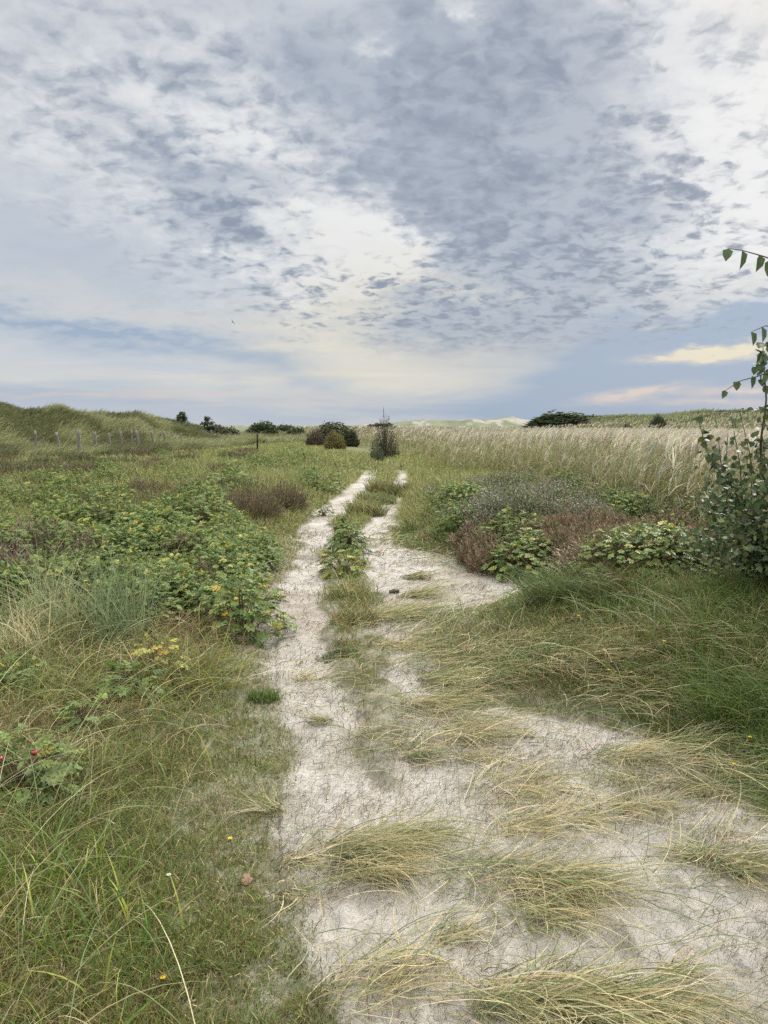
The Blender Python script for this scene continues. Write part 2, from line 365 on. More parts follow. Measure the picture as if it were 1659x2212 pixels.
# ------------------------------------------------------------------ materials
def mat_plant(name, trans=.25, rough=.5, spec=.3, bump=0):
    m = bpy.data.materials.new(name); m.use_nodes = True; nt = m.node_tree; nt.nodes.clear(); N = nt.nodes.new; L = nt.links.new
    at = N('ShaderNodeAttribute'); at.attribute_name = 'Col'
    nz = N('ShaderNodeTexNoise'); nz.inputs['Scale'].default_value = 60; geo = N('ShaderNodeNewGeometry'); L(geo.outputs['Position'], nz.inputs['Vector'])
    mr = N('ShaderNodeMapRange'); L(nz.outputs[0], mr.inputs[0]); mr.inputs[1].default_value = .3; mr.inputs[2].default_value = .7; mr.inputs[3].default_value = .78; mr.inputs[4].default_value = 1.22
    sc = N('ShaderNodeVectorMath'); sc.operation = 'SCALE'; L(at.outputs[0], sc.inputs[0]); L(mr.outputs[0], sc.inputs['Scale'])
    p = N('ShaderNodeBsdfPrincipled'); L(sc.outputs[0], p.inputs['Base Color']); p.inputs['Roughness'].default_value = rough; p.inputs['Specular IOR Level'].default_value = spec
    o = N('ShaderNodeOutputMaterial')
    if trans > 0:
        t = N('ShaderNodeBsdfTranslucent'); L(sc.outputs[0], t.inputs[0])
        mx = N('ShaderNodeMixShader'); mx.inputs[0].default_value = trans; L(p.outputs[0], mx.inputs[1]); L(t.outputs[0], mx.inputs[2]); L(mx.outputs[0], o.inputs[0])
    else: L(p.outputs[0], o.inputs[0])
    return m
M_GRASS = mat_plant('grass_blade', .30, .55, .25)
M_STRAW = mat_plant('dry_blade', .30, .55, .25)
M_LEAF = mat_plant('leaf', .25, .5, .3)
M_POPLAR = mat_plant('glossy_leaf', .2, .5, .25)
M_WOODY = mat_plant('woody_stem', 0, .8, .2)
M_FEATHER = mat_plant('feathers', 0, .8, .2)
M_FLOWER = mat_plant('petal', .3, .6, .2)
M_HIP = mat_plant('rose_hip_skin', 0, .25, .5)
def mat_ground():
    m = bpy.data.materials.new('sandy_ground'); m.use_nodes = True; nt = m.node_tree; nt.nodes.clear(); N = nt.nodes.new; L = nt.links.new
    geo = N('ShaderNodeNewGeometry'); at = N('ShaderNodeAttribute'); at.attribute_name = 'Col'
    def noise(s, d, r=.6, vec=None):
        n = N('ShaderNodeTexNoise'); n.inputs['Scale'].default_value = s; n.inputs['Detail'].default_value = d; n.inputs['Roughness'].default_value = r
        L(vec if vec else geo.outputs['Position'], n.inputs['Vector']); return n.outputs[0]
    def mr(x, a, b, c, d):
        n = N('ShaderNodeMapRange'); L(x, n.inputs[0])
        for i, q in enumerate((a, b, c, d)): n.inputs[i+1].default_value = q
        return n.outputs[0]
    def mul(a, b):
        n = N('ShaderNodeMath'); n.operation = 'MULTIPLY'; L(a, n.inputs[0]); L(b, n.inputs[1]); return n.outputs[0]
    f = mul(mr(noise(4, 5), .3, .7, .84, 1.1), mr(noise(45, 4, .7), .35, .65, .88, 1.08))
    f = mul(f, mr(noise(300, 3), .3, .7, .80, 1.16))
    # dark grains of litter, stretched
    mp = N('ShaderNodeMapping'); L(geo.outputs['Position'], mp.inputs[0]); mp.inputs[3].default_value = (55, 120, 60); mp.inputs[2].default_value = (0, 0, .4)
    sp_ = mr(noise(1, 3, .6, mp.outputs[0]), .65, .71, 1, .45)
    f = mul(f, sp_)
    sc = N('ShaderNodeVectorMath'); sc.operation = 'SCALE'; L(at.outputs[0], sc.inputs[0]); L(f, sc.inputs['Scale'])
    p = N('ShaderNodeBsdfPrincipled'); L(sc.outputs[0], p.inputs['Base Color']); p.inputs['Roughness'].default_value = .95; p.inputs['Specular IOR Level'].default_value = .1
    b = N('ShaderNodeBump'); b.inputs['Strength'].default_value = 1.0; b.inputs['Distance'].default_value = .022
    ad = N('ShaderNodeMath'); ad.operation = 'ADD'; L(noise(30, 6, .65), ad.inputs[0]); L(noise(9, 3), ad.inputs[1]); L(ad.outputs[0], b.inputs['Height']); L(b.outputs[0], p.inputs['Normal'])
    o = N('ShaderNodeOutputMaterial'); L(p.outputs[0], o.inputs[0]); return m
M_GROUND = mat_ground()
def mat_post():
    m = bpy.data.materials.new('weathered_wood'); m.use_nodes = True; nt = m.node_tree; p = nt.nodes['Principled BSDF']; N = nt.nodes.new; L = nt.links.new
    tc = N('ShaderNodeTexCoord'); mp = N('ShaderNodeMapping'); mp.inputs[3].default_value = (30, 30, 2.5); L(tc.outputs['Object'], mp.inputs[0])
    n = N('ShaderNodeTexNoise'); n.inputs['Scale'].default_value = 1.5; n.inputs['Detail'].default_value = 6; L(mp.outputs[0], n.inputs[0])
    cr = N('ShaderNodeValToRGB'); cr.color_ramp.elements[0].color = (.09, .08, .07, 1); cr.color_ramp.elements[0].position = .3
    cr.color_ramp.elements[1].color = (.30, .285, .26, 1); cr.color_ramp.elements[1].position = .65; L(n.outputs[0], cr.inputs[0])
    L(cr.outputs[0], p.inputs['Base Color']); p.inputs['Roughness'].default_value = .9
    b = N('ShaderNodeBump'); b.inputs['Strength'].default_value = .6; b.inputs['Distance'].default_value = .01; L(n.outputs[0], b.inputs['Height']); L(b.outputs[0], p.inputs['Normal'])
    return m
M_POST = mat_post()

# ------------------------------------------------------------------ ground sheet (polar grid)
SAND = np.array([.425, .40, .37])
def ground_colour(x, y):
    r = np.hypot(x, y); s = sandmask(x, y)
    s = s*(1-sst(y, 24, 28))
    soil = np.array([.12, .125, .06])*(1+(.9*(fbm(x*1.5, y*1.5, 71, 3)-.5))[..., None])
    dry = sst(fbm(x*.8+9, y*.8, 73, 3), .45, .62)[..., None]
    soil = soil*(1-.5*dry)+np.array([.20, .17, .11])*.5*dry
    far = np.array([.15, .16, .08])*(1+(1.0*(fbm(x*.12, y*.12, 75, 4)-.5))[..., None])
    soil = soil*(1-sst(r, 15, 30))[..., None]+far*sst(r, 15, 30)[..., None]
    # fine turf close to the track lets pale sand through
    o, m = track(x, y); thin = sst(o, -.9, -.02)*sst(fbm(x*9, y*9, 77, 4), .30, .60)*(1-sst(r, 9, 13))
    s2 = np.maximum(s, thin*.42); s2 = s2*(1-.35*sst(fbm(x*5+3, y*7, 78, 4), .45, .65)*sst(.35-o, 0, .4)*(r < 14))
    c = soil*(1-s2[..., None])+SAND*s2[..., None]
    dirty = sst(fbm(x*1.3, y*1.3, 79, 4), .5, .7)[..., None]*s[..., None]
    c = c*(1-dirty*np.array([.20, .23, .27]))
    # bare sand faces in the far dunes
    far_s = sst(r, 210, 240)*sst(fbm(x*.14+4, y*.06, 81, 4), .55, .60)
    c = c*(1-far_s[..., None])+np.array([.29, .28, .25])*far_s[..., None]
    fg = sst(r, 210, 240)[..., None]*(1-far_s[..., None])
    c = c*(1-fg)+np.array([.155, .175, .11])*(.55+.9*fbm(x*.22, y*.12, 83, 4))[..., None]*fg
    return c, s
def build_ground():
    angs = np.radians(np.concatenate([np.arange(-180, -44, 4.0), np.arange(-44, 44, .2), np.arange(44, 180.1, 4.0)]))
    rr = np.concatenate([[.02, .3, .6, .8], np.geomspace(1, 12, 600), np.geomspace(12, 4000, 330)[1:]])
    A_, R_ = np.meshgrid(angs, rr); X = R_*np.sin(A_); Y = R_*np.cos(A_); Z = terrain(X, Y)
    Z = np.where(R_ > 1500, Z-(R_-1500)*.004, Z)
    col, s = ground_colour(X, Y)
    # paw and shoe prints pressed in the sand
    for i in range(420):
        fx, fy = from_px(random.uniform(560, 1659), 1130+1110*random.random()**1.3); a = random.uniform(-.5, .5); ca, sa = math.cos(a), math.sin(a)
        d = ((X-fx)*ca+(Y-fy)*sa)/random.uniform(.035, .055); e = (-(X-fx)*sa+(Y-fy)*ca)/random.uniform(.06, .13); q = d*d+e*e
        Z = Z+s*(-.011*np.exp(-q*1.4)+.004*np.exp(-(np.sqrt(q)-1.35)**2*7))
    V = np.stack([X, Y, Z], -1).reshape(-1, 3); nr, na = X.shape
    i, j = np.meshgrid(np.arange(nr-1), np.arange(na-1), indexing='ij'); i = i.ravel(); j = j.ravel()
    Q = np.stack([i*na+j, i*na+j+1, (i+1)*na+j+1, (i+1)*na+j], -1)[:, ::-1]
    sf = s.reshape(-1)[Q].mean(1) > .5
    cc = col.reshape(-1, 3)
    for nm, msk in (('sand_path', sf), ('ground', ~sf)):
        q = Q[msk]; used, inv = np.unique(q, return_inverse=True); b = MB(); b.add(V[used], inv.reshape(-1, 4), cc[used])
        o = b.build(nm, M_GROUND, smooth=True); tag(o, kind='structure')
build_ground()

def scatter(n, r0, r1, power=1.0, a0=-40, a1=40):
    """points round the viewpoint; power 1 is an even spread in log distance"""
    q = rng.random(n); r = (r0**(1-power)+(r1**(1-power)-r0**(1-power))*q)**(1/(1-power)) if power != 1 else r0*(r1/r0)**q
    a = np.radians(U(a0, a1, n)); return r*np.sin(a), r*np.cos(a), r
def pxw(x, y): return to_px(x, y, 0.0)
def box(u, v, u0, u1, v0, v1, s=25):
    return sst(u, u0-s, u0+s)*(1-sst(u, u1-s, u1+s))*sst(v, v0-s*.6, v0+s*.6)*(1-sst(v, v1-s*.6, v1+s*.6))
def blob(u, v, cu, cv, ru, rv): return np.exp(-((u-cu)/ru)**2-((v-cv)/rv)**2)
# plant colours
G_FRESH = (.145, .21, .042); G_MID = (.135, .175, .05); G_OLIVE = (.20, .195, .065); G_YEL = (.30, .32, .07); G_DARK = (.065, .095, .032)
STRAW = (.50, .43, .23); STRAW_P = (.62, .56, .36); BROWN = (.21, .14, .075); MAR = (.22, .27, .125); MAR_D = (.12, .175, .075); GREY = (.20, .22, .15)

# ------------------------------------------------------------------ near turf and grasses
def left_of(x, y): lo, li, ri, ro = edges(y); return lo-x
def right_of(x, y): lo, li, ri, ro = edges(y); return x-ro
def turf():
    B = MB()
    n = 620000; x, y, r = scatter(n, 1.4, 14, 1.2, -42, 40)
    o, m = track(x, y); cover = 1-sandmask(x, y); v_ = pxw(x, y)[1]
    nz = fbm(x*6, y*6, 91, 4); patch = fbm(x*1.6, y*1.6, 93, 3)
    fringe = sst(-o, -.05, .55)
    keep = rng.random(n) < np.where(m > -.10, .95*sst(m, .05, .18)*sst(nz, .36, .55)*(1-.6*sst(v_, 1380, 1520))+.06, (.25+.75*cover)*(.62+.38*fringe)*np.where(o > -.8, sst(nz, .30, .46)*.6+.4, 1))
    keep &= (cover > .12)
    x, y, r, patch, m, o = x[keep], y[keep], r[keep], patch[keep], m[keep], o[keep]; k = len(x)
    hgt = (.03+.05*sst(-o, 0, .9)+.05*sst(-o, .8, 2.2))*U(.5, 1.6, k)*(1+.25*sst(r, 5, 12))
    strip = m > -.08; hgt = np.where(strip, U(.04, .17, k)*(1-.45*sst(v_[keep], 1330, 1480)), hgt)
    c1 = pal([G_FRESH, G_MID, G_OLIVE, G_DARK, STRAW, BROWN], k, [2.2, 2.4, 3, .8, 1.1, 1.0]); c2 = pal([G_OLIVE, BROWN, STRAW, G_MID, (.22, .17, .09)], k, [2, 2.2, 1.6, 1.5, 2])
    f = sst(patch, .52, .68)[:, None]*.75; f = np.where(strip[:, None], f*.6, f)
    pick = rng.random((k, 1)) < f; col = np.where(pick, c2, c1)
    blades(B, x, y, hgt, np.maximum(.0035, r*.0011)*U(.7, 1.3, k), U(0, 6.28, k), U(.05, .7, k), U(.5, 1.9, k), col, n=2)
    tag(B.build('turf_grass', M_GRASS), 'short green and brown turf grass bordering the sandy path', 'grass', kind='stuff')
def left_grass():
    B = MB()
    n = 200000; x, y, r = scatter(n, 1.5, 13, 1.1, -44, 2); u, v = pxw(x, y); L_ = left_of(x, y)
    w = sst(L_, .05+.35*(r < 4.5), .75+.5*(r < 4))
    tall = fbm(x*1.1, y*1.1, 101, 3); w = w*(.35+.65*sst(tall, .35, .6)); w = w*(1-.75*box(u, v, 260, 600, 1600, 2300, 60)); w = w*(1-.45*(r > 5))
    k_ = rng.random(n) < w; x, y, r, u, v, L_, tall = [q[k_] for q in (x, y, r, u, v, L_, tall)]; k = len(x)
    hg = U(.10, .27, k)*(.75+.5*tall)*(1-.3*sst(v, 1750, 2000))
    hg = hg*(1+.55*box(u, v, -200, 560, 1370, 1560, 40)); dry = fbm(x*2.0, y*1.4, 103, 3)
    cg = pal([G_FRESH, G_MID, G_OLIVE, G_YEL, MAR_D, MAR], k, [2, 2.4, 3.2, 3.0, .8, 1]); cd = pal([STRAW, BROWN, (.24, .19, .09), G_OLIVE, STRAW_P], k, [1.6, 1.8, 2.4, 1.4, .5])
    fd = sst(dry, .44, .60)[:, None]*.8+.2; yl = blob(u, v, 120, 2020, 260, 150)[:, None]
    col = np.where(rng.random((k, 1)) < fd, cd, cg); col = np.where(rng.random((k, 1)) < yl*.6, pal([G_YEL, (.13, .19, .03)], k), col)
    blades(B, x, y, hg, np.maximum(.0035, r*.00105)*U(.6, 1.3, k), U(0, 6.28, k), U(.1, 1.25, k), U(.9, 2.2, k), col, n=4, curl=U(-.8, .8, k))
    # broader bright leaves in the corner by the viewer
    n = 2600; x, y, r = scatter(n, 1.6, 5, 1, -40, -8); u, v = pxw(x, y); k_ = (rng.random(n) < blob(u, v, 150, 2000, 260, 170)+.5*blob(u, v, 430, 2050, 120, 70)+.05) & (left_of(x, y) > .35)
    x, y, r = x[k_], y[k_], r[k_]; k = len(x)
    blades(B, x, y, U(.12, .28, k), U(.005, .009, k), U(0, 6.28, k), U(0, .5, k), U(.6, 1.7, k), pal([(.11, .19, .03), G_YEL, G_FRESH, (.09, .15, .03)], k), n=5)
    # long loose strands arching over everything
    n = 6000; x, y, r = scatter(n, 1.7, 9, 1, -42, 0); u, v = pxw(x, y); L_ = left_of(x, y)
    w = sst(L_, .2, .9)*(.2+.8*np.maximum(blob(u, v, 120, 1450, 330, 260), blob(u, v, 100, 1750, 300, 200)))
    k_ = rng.random(n) < w*.55; x, y, r = x[k_], y[k_], r[k_]; k = len(x)
    blades(B, x, y, U(.35, .75, k), np.maximum(.003, r*.0009), rng.normal(.2, 1.3, k), U(.1, .7, k), U(1.2, 2.2, k), pal([MAR, STRAW, MAR_D, STRAW_P, (.22, .24, .12)], k, [3, 2, 2, 1, 2]), n=8, curl=U(-.5, .5, k), lie=True)
    tag(B.build('meadow_grass', M_GRASS), 'tangled green, olive and straw coloured grass left of the path', 'grass', kind='stuff')
def right_grass():
    B = MB()
    n = 260000; x, y, r = scatter(n, 2.0, 14, 1.0, 0, 44); u, v = pxw(x, y); Rr = right_of(x, y)
    w = sst(Rr-.35*box(u, v, 860, 1500, 1190, 1420, 40), -.05, .35)*(1-.93*np.clip(box(u, v, 850, 1300, 1290, 1570, 40)+box(u, v, 1250, 1500, 1440, 1570, 30), 0, 1)); w = w*(1-.5*(r > 8))*(1-.9*box(u, v, 1120, 1520, 1165, 1290, 20)); w = w*(.5+.5*sst(fbm(x*1.8, y*1.8, 119, 3), .35, .55))
    w = np.where((v > 1150) & (v < 1200) & (u > 850) & (u < 1100), 1.0*(Rr > -.1), w)
    k_ = rng.random(n) < w; x, y, r, u, v, Rr = [q[k_] for q in (x, y, r, u, v, Rr)]; k = len(x)
    short = np.exp(-((Rr-.1)/.35)**2)
    tall = fbm(x*1.2, y*1.2, 111, 3)
    hg = U(.10, .30, k)*(.55+.9*tall)*(1-.6*short)
    gr = pal([G_FRESH, G_MID, G_DARK, MAR_D, (.13, .22, .05)], k, [3.4, 3, .4, 1.3, 3]); dr = pal([STRAW, BROWN, G_OLIVE, (.20, .14, .08), MAR], k, [1.2, 2, 1.5, 2, 1])
    f = sst(fbm(x*1.7, y*1.2, 113, 3), .52, .64)*.55+.1; f = f*.75; f = np.maximum(f, .6*blob(u, v, 1480, 1230, 170, 50)); f = np.where(u > 1350, f*.7, f)
    col = np.where(rng.random((k, 1)) < f[:, None], dr, gr)
    blades(B, x, y, hg, np.maximum(.0035, r*.00105)*U(.6, 1.3, k), U(0, 6.28, k), U(.05, .9, k), U(.5, 2.0, k), col, n=4, curl=U(-.5, .5, k))
    # long arching marram on the bank
    n = 9000; x, y, r = scatter(n, 2.2, 10, 1, 4, 42); u, v = pxw(x, y); Rr = right_of(x, y)
    cl = sst(fbm(x*1.6, y*1.6, 117, 2), .5, .62)
    k_ = rng.random(n) < sst(Rr, 0, .4)*(.10+.6*cl)*(1-.8*box(u, v, 850, 1300, 1290, 1570, 40)); x, y, r = x[k_], y[k_], r[k_]; k = len(x)
    blades(B, x, y, U(.28, .55, k), np.maximum(.003, r*.0009), rng.normal(3.0, 1.5, k), U(.2, 1.0, k), U(1.3, 2.1, k), pal([MAR, STRAW, MAR_D, (.22, .26, .14), G_MID], k, [3, 1.2, 3, 2, 2]), n=7, curl=U(-.5, .5, k))
    tag(B.build('bank_grass', M_GRASS), 'deep green arching grass on the bank right of the path', 'grass', kind='stuff')
def matted():
    """marram trodden flat over the sand, combed to the right"""
    B = MB()
    n = 150000; x, y, r = scatter(n, 1.9, 14, .9, -12, 36); u, v = pxw(x, y)
    w = np.maximum.reduce([blob(u, v, 1080, 1395, 190, 70), blob(u, v, 1180, 1450, 290, 75), blob(u, v, 1380, 1500, 210, 60), blob(u, v, 1020, 1500, 160, 50), blob(u, v, 980, 1352, 160, 26), blob(u, v, 1200, 1350, 170, 36), blob(u, v, 1250, 1600, 260, 40)*.6, blob(u, v, 1000, 1590, 170, 40)*.6, blob(u, v, 940, 1100, 60, 60)*.8, blob(u, v, 960, 1175, 140, 25)*.6,
        blob(u, v, 1060, 1215, 140, 14)*.3, blob(u, v, 1230, 1720, 190, 75)*.55, blob(u, v, 1440, 1660, 200, 60)*.6, blob(u, v, 1150, 2190, 420, 60)*.22, blob(u, v, 1120, 1900, 300, 80)*.22, blob(u, v, 1560, 1850, 120, 60)*.25])
    w = w*sst(fbm(x*2.6, y*3.6, 121, 3), .34, .58)*.78+.014*sandmask(x, y)
    k_ = rng.random(n) < w; x, y, r, u, v = [q[k_] for q in (x, y, r, u, v)]; k = len(x)
    g = sst(fbm(x*2.2+5, y*2.8, 123, 3), .48, .62)[:, None]
    col = np.where(rng.random((k, 1)) < .25+.55*g, pal([MAR, MAR_D, (.20, .24, .12)], k), pal([STRAW, STRAW_P, (.34, .30, .17), (.25, .20, .12)], k, [3, 1.6, 3, 1]))
    hd = -.25+1.6*(fbm(x*1.3, y*1.3, 125, 2)-.5)*2+rng.normal(0, .65, k)
    blades(B, x, y, U(.18, .48, k), np.maximum(.0028, r*.0009)*U(.7, 1.2, k), hd, U(.8, 1.4, k), U(1.5, 2.1, k), col, n=7, curl=rng.normal(0, 1.0, k), lie=True)
    tag(B.build('trampled_grass', M_STRAW), 'straw and green marram trodden flat across the sand', 'grass', kind='stuff')
def litter():
    B = MB()
    n = 110000; x, y, r = scatter(n, 1.5, 12, .75, -20, 34); s = sandmask(x, y)
    cl = fbm(x*2.4, y*3.2, 131, 4); u, v = pxw(x, y); k_ = rng.random(n) < s*(.16+.84*sst(cl, .42, .66)+.7*blob(u, v, 830, 1660, 110, 100)+.4*blob(u, v, 950, 1740, 160, 60)); x, y, r = x[k_], y[k_], r[k_]; k = len(x)
    blades(B, x, y, (.006+.045*rng.random(k)**2)*(1+r*.06), np.maximum(.0016, r*.0007)*U(.6, 1.5, k), U(-.5, .5, k)+np.where(rng.random(k) < .10, 1.5, 0), 1.35+U(0, .25, k), U(1.4, 2.0, k),
           pal([(.10, .08, .06), (.16, .12, .09), (.26, .21, .15), (.35, .30, .2), (.09, .10, .05)], k, [3, 3, 2, 1.5, 1.5]), n=2, curl=U(-1, 1, k), lie=True)
    tag(B.build('plant_litter', M_STRAW), 'dark bits of twig and dead grass strewn over the sand', 'litter', kind='stuff')
    B = MB()
    n = 30000; x, y, r = scatter(n, 1.6, 10, .9, -20, 34); s = sandmask(x, y)
    cl = fbm(x*2.0+7, y*2.4, 133, 4); o, m = track(x, y); k_ = rng.random(n) < s*(.03+.6*sst(cl, .54, .68)+.25*sst(-o, -.35, 0)); x, y, r = x[k_], y[k_], r[k_]; k = len(x)
    blades(B, x, y, U(.02, .075, k), np.maximum(.0022, r*.0009), U(0, 6.28, k), U(.3, 1.1, k), U(1.2, 2.2, k), pal([G_MID, G_OLIVE, BROWN, STRAW, G_DARK], k, [2, 2, 2, 1, 1.5]), n=3, curl=U(-1, 1, k), lie=True)
    tag(B.build('sparse_grass', M_GRASS), 'thin creeping grass shoots spread over the bare sand', 'grass', kind='stuff')
turf(); left_grass(); right_grass(); matted(); litter()

# ------------------------------------------------------------------ far vegetation
def dune_patch(x, y): return fbm(x*.30+2+y*.12, y*.16, 141, 4)
def far_grass():
    B = MB()
    n = 260000; x, y, r = scatter(n, 11, 64, 1.15, -44, 13); u, v = pxw(x, y); L_ = left_of(x, y); o, m = track(x, y)
    L_ = np.where(y > 27, 1, L_); Rt_ = np.where((y <= 27) & (r < 40), right_of(x, y), -1); keep = ((L_ > .05) | (m > 0) | (y > 29) | (Rt_ > .1)) & ~((u > 700) & (r > 42) & (u > 640+r))
    tl = fbm(x*.5, y*.5, 143, 4); ds = dune_patch(x, y); keep &= rng.random(n) < np.where(r > 36, np.where(ds > .53, .45, 1), .9)
    x, y, r, u, v, tl, Lk, mk = [q[keep] for q in (x, y, r, u, v, tl, L_, m)]; k = len(x)
    hg = U(.20, .46, k)*(.6+.8*tl)*(.28+.72*sst(np.where(u > 860, 1.0, Lk), .1, 1.6)); hg = np.where(mk > -.1, U(.06, .2, k), hg)
    cg = pal([(.23, .26, .08), (.29, .30, .11), G_OLIVE, (.36, .36, .17), G_MID], k, [3, 3, 2, 2, 1.5]); cb = pal([BROWN, G_DARK, (.07, .07, .035), G_OLIVE], k)
    f = sst(fbm(x*.30, y*.20, 145, 4), .50, .58)[:, None]*.85*(r < 40)[:, None]*(1-.8*sst(u, 480, 640))[:, None]
    col = np.where(rng.random((k, 1)) < f, cb, cg)
    blades(B, x, y, hg, np.maximum(.006, r*.0009)*U(.5, 1.5, k), U(0, 6.28, k), U(.05, .7, k), U(.3, 1.8, k), col, n=3)
    tag(B.build('meadow_grass', M_GRASS), 'pale green grass of the meadow stretching towards the dunes', 'grass', kind='stuff')
    B = MB()                                                    # marram of the left dune and its dark crowberry patches
    n = 190000; x, y, r = scatter(n, 34, 100, .6, -46, -6); ch, cr = crest(np.arctan2(x, y), LEFT, LEFTR)
    k_ = (r < cr*1.12) & (r > cr*.55); x, y, r = x[k_], y[k_], r[k_]; k = len(x); d = dune_patch(x, y); dk = d > .53
    cg = pal([(.25, .27, .125), (.29, .30, .155), (.22, .245, .105), (.36, .35, .21)], k); cd = pal([(.12, .15, .06), (.16, .18, .08), (.17, .155, .085)], k)
    blades(B, x, y, np.where(dk, U(.35, .75, k), U(.40, .95, k)), r*np.where(dk, .0013, .0009)*U(.6, 1.3, k), rng.normal(0, .5, k), U(.1, .5, k), U(.7, 1.9, k), np.where(dk[:, None], cd, cg), n=3)
    tag(B.build('dune_grass', M_GRASS), 'wind-combed marram grass and dark crowberry covering the left dune', 'grass', kind='stuff')
    B = MB()                                                    # right dune and low ground behind the reeds
    n = 90000; x, y, r = scatter(n, 70, 190, .6, 2, 46); ch, cr = crest(np.arctan2(x, y), RIGHT, RIGHTR); k_ = (r < cr*1.1); x, y, r = x[k_], y[k_], r[k_]; k = len(x)
    d = fbm(x*.06, y*.09, 151, 4); dk = (d > .5)
    cg = pal([(.20, .22, .10), (.25, .26, .13), (.16, .19, .075)], k); cd = pal([(.08, .10, .05), (.13, .125, .075)], k)
    blades(B, x, y, np.where(dk, U(.2, .5, k), U(.4, .8, k)), r*.0010*U(.6, 1.3, k), rng.normal(0, 1, k), U(.1, .5, k), U(.6, 1.6, k), np.where(dk[:, None], cd, cg), n=2)
    tag(B.build('dune_grass', M_GRASS), 'green and grey-brown dune grass on the low ridge beyond the reeds', 'grass', kind='stuff')
def reeds():
    B = MB()
    n = 56000; x, y, r = scatter(n, 7.5, 125, .95, -6, 45); u, v = pxw(x, y)
    az = np.degrees(np.arctan2(x, y))
    near = np.interp(az, [-6, 0, 4, 10, 16, 22, 28, 45], [70, 44, 26, 15.5, 10.6, 9.2, 8.4, 7.5])*(1+.25*(fbm(x*.6, y*.6, 161, 3)-.5))
    near = np.where(r > 15, near*1.0, near)
    k_ = (r > near) & (rng.random(n) < .35+.65*sst(r, near, near*1.4)); x, y, r, u, v = [q[k_] for q in (x, y, r, u, v)]; k = len(x)
    cl = fbm(x*.3, y*.3, 163, 3)
    H = (1.22+.45*(cl-.5))*(.42+.70*rng.random(k)**.75); H = np.where(r > 60, H*.92, H)
    z = terrain(x, y)-.02; H = np.minimum(H, 1.30-z*.7)
    hd = rng.normal(.1, .5, k); wst = np.maximum(.005, r*.0007)
    cs = pal([(.32, .29, .15), (.24, .25, .10), (.18, .22, .07), (.38, .32, .19)], k)
    blades(B, x, y, H, wst, hd, U(0, .12, k), U(.1, .35, k), cs, n=3, z=z)
    # stem leaves
    for j in range(5):
        h = U(.25, .85, k)*H; cl_ = pal([(.18, .215, .085), (.25, .26, .11), (.31, .285, .14), (.36, .30, .18)], k, [3, 2.5, 2.2, 1.8])
        m_ = (rng.random(k) < np.where(r < 30, .95, .45))
        blades(B, x[m_], y[m_], U(.18, .38, m_.sum()), np.maximum(.011, r[m_]*.0009), rng.normal(.0, 1.3, k)[m_], U(.2, .6, m_.sum()), U(1.0, 2.0, m_.sum()), cl_[m_], n=2, z=(z+h)[m_])
    # plumes, blown one way
    th = .22; px_ = x+np.cos(hd)*np.sin(th)*H*.95; py_ = y+np.sin(hd)*np.sin(th)*H*.95; pz = z+np.cos(.15)*H*.96
    pl = rng.random(k) < .72; px_, py_, pz, rr = px_[pl], py_[pl], pz[pl], r[pl]; kk = len(px_)
    cp_ = pal([(.50, .46, .35), (.60, .56, .45), (.43, .39, .28), (.35, .30, .21)], kk, [3, 2.4, 2, 1.2], .15)
    for j in range(6):
        blades(B, px_, py_, U(.14, .30, kk), np.maximum(.018, rr*.0010)*U(.7, 1.3, kk), rng.normal(.1, .55, kk), U(.0, .5, kk), U(.7, 1.5, kk), cp_*U(.85, 1.15, kk)[:, None], n=2, z=pz-j*.022)
    tag(B.build('reed_bed', M_STRAW), 'dense bed of reeds with pale feathery plumes right of the path', 'reeds', kind='stuff')
far_grass(); reeds()

# ------------------------------------------------------------------ shrub kinds
def dome(n, Rr, H, lump=.25, seed=0, inner=.3):
    ph = U(0, 6.283, n); ct = U(0, 1, n)**.8; st = np.sqrt(1-ct**2)
    lum = 1+lump*(fbm(ph*1.2+seed*3, ct*3+seed, seed+200, 2)-.5)*2
    f = np.where(rng.random(n) < inner, U(.45, .95, n), U(.9, 1.05, n))*lum
    return np.stack([Rr*st*np.cos(ph)*f, Rr*st*np.sin(ph)*f, H*ct*f+.03], -1), np.stack([st*np.cos(ph)/Rr, st*np.sin(ph)/Rr, ct/H], -1)
def rose_leaves(B, pos, outn, ln, cols, up=.9):
    m = len(pos); d = norm(outn*.8+rng.normal(0, .6, (m, 3))*np.array([1, 1, .35])); nr = norm(np.array([0, 0, 1.0])*up+norm(outn)*.6+rng.normal(0, .3, (m, 3)))
    d = norm(d-nr*(d*nr).sum(1, keepdims=True)*.8); s = norm(np.cross(d, nr))
    ln = np.broadcast_to(ln, (m,))[:, None]
    for t, sg in ((.30, 1), (.30, -1), (.56, 1), (.56, -1), (.8, 1), (.8, -1), (.88, 0)):
        p = pos+d*ln*t-nr*ln*.16*t*t
        dd = norm(d*(.55 if sg else 1)+s*sg*.9-nr*.18)
        leaves(B, p, dd, nr+rng.normal(0, .18, (m, 3)), ln[:, 0]*.40*U(.85, 1.1, m), ln[:, 0]*.27, cols*(1+rng.normal(0, .07, (m, 1))), fold=.3)
def stems_to(B, tips, col, r0=.006, frac=.5, base=.12):
    for p in tips:
        b = np.array([p[0]*base, p[1]*base, 0]); mid = b*.5+p*.5+np.array([p[0]*-.12, p[1]*-.12, p[2]*.15])+rng.normal(0, .015, 3)
        t = np.linspace(0, 1, 6)[:, None]; pts = (1-t)**2*b+2*t*(1-t)*mid+t*t*p
        tube(B, pts, np.linspace(r0, r0*.35, 6), col, 4)
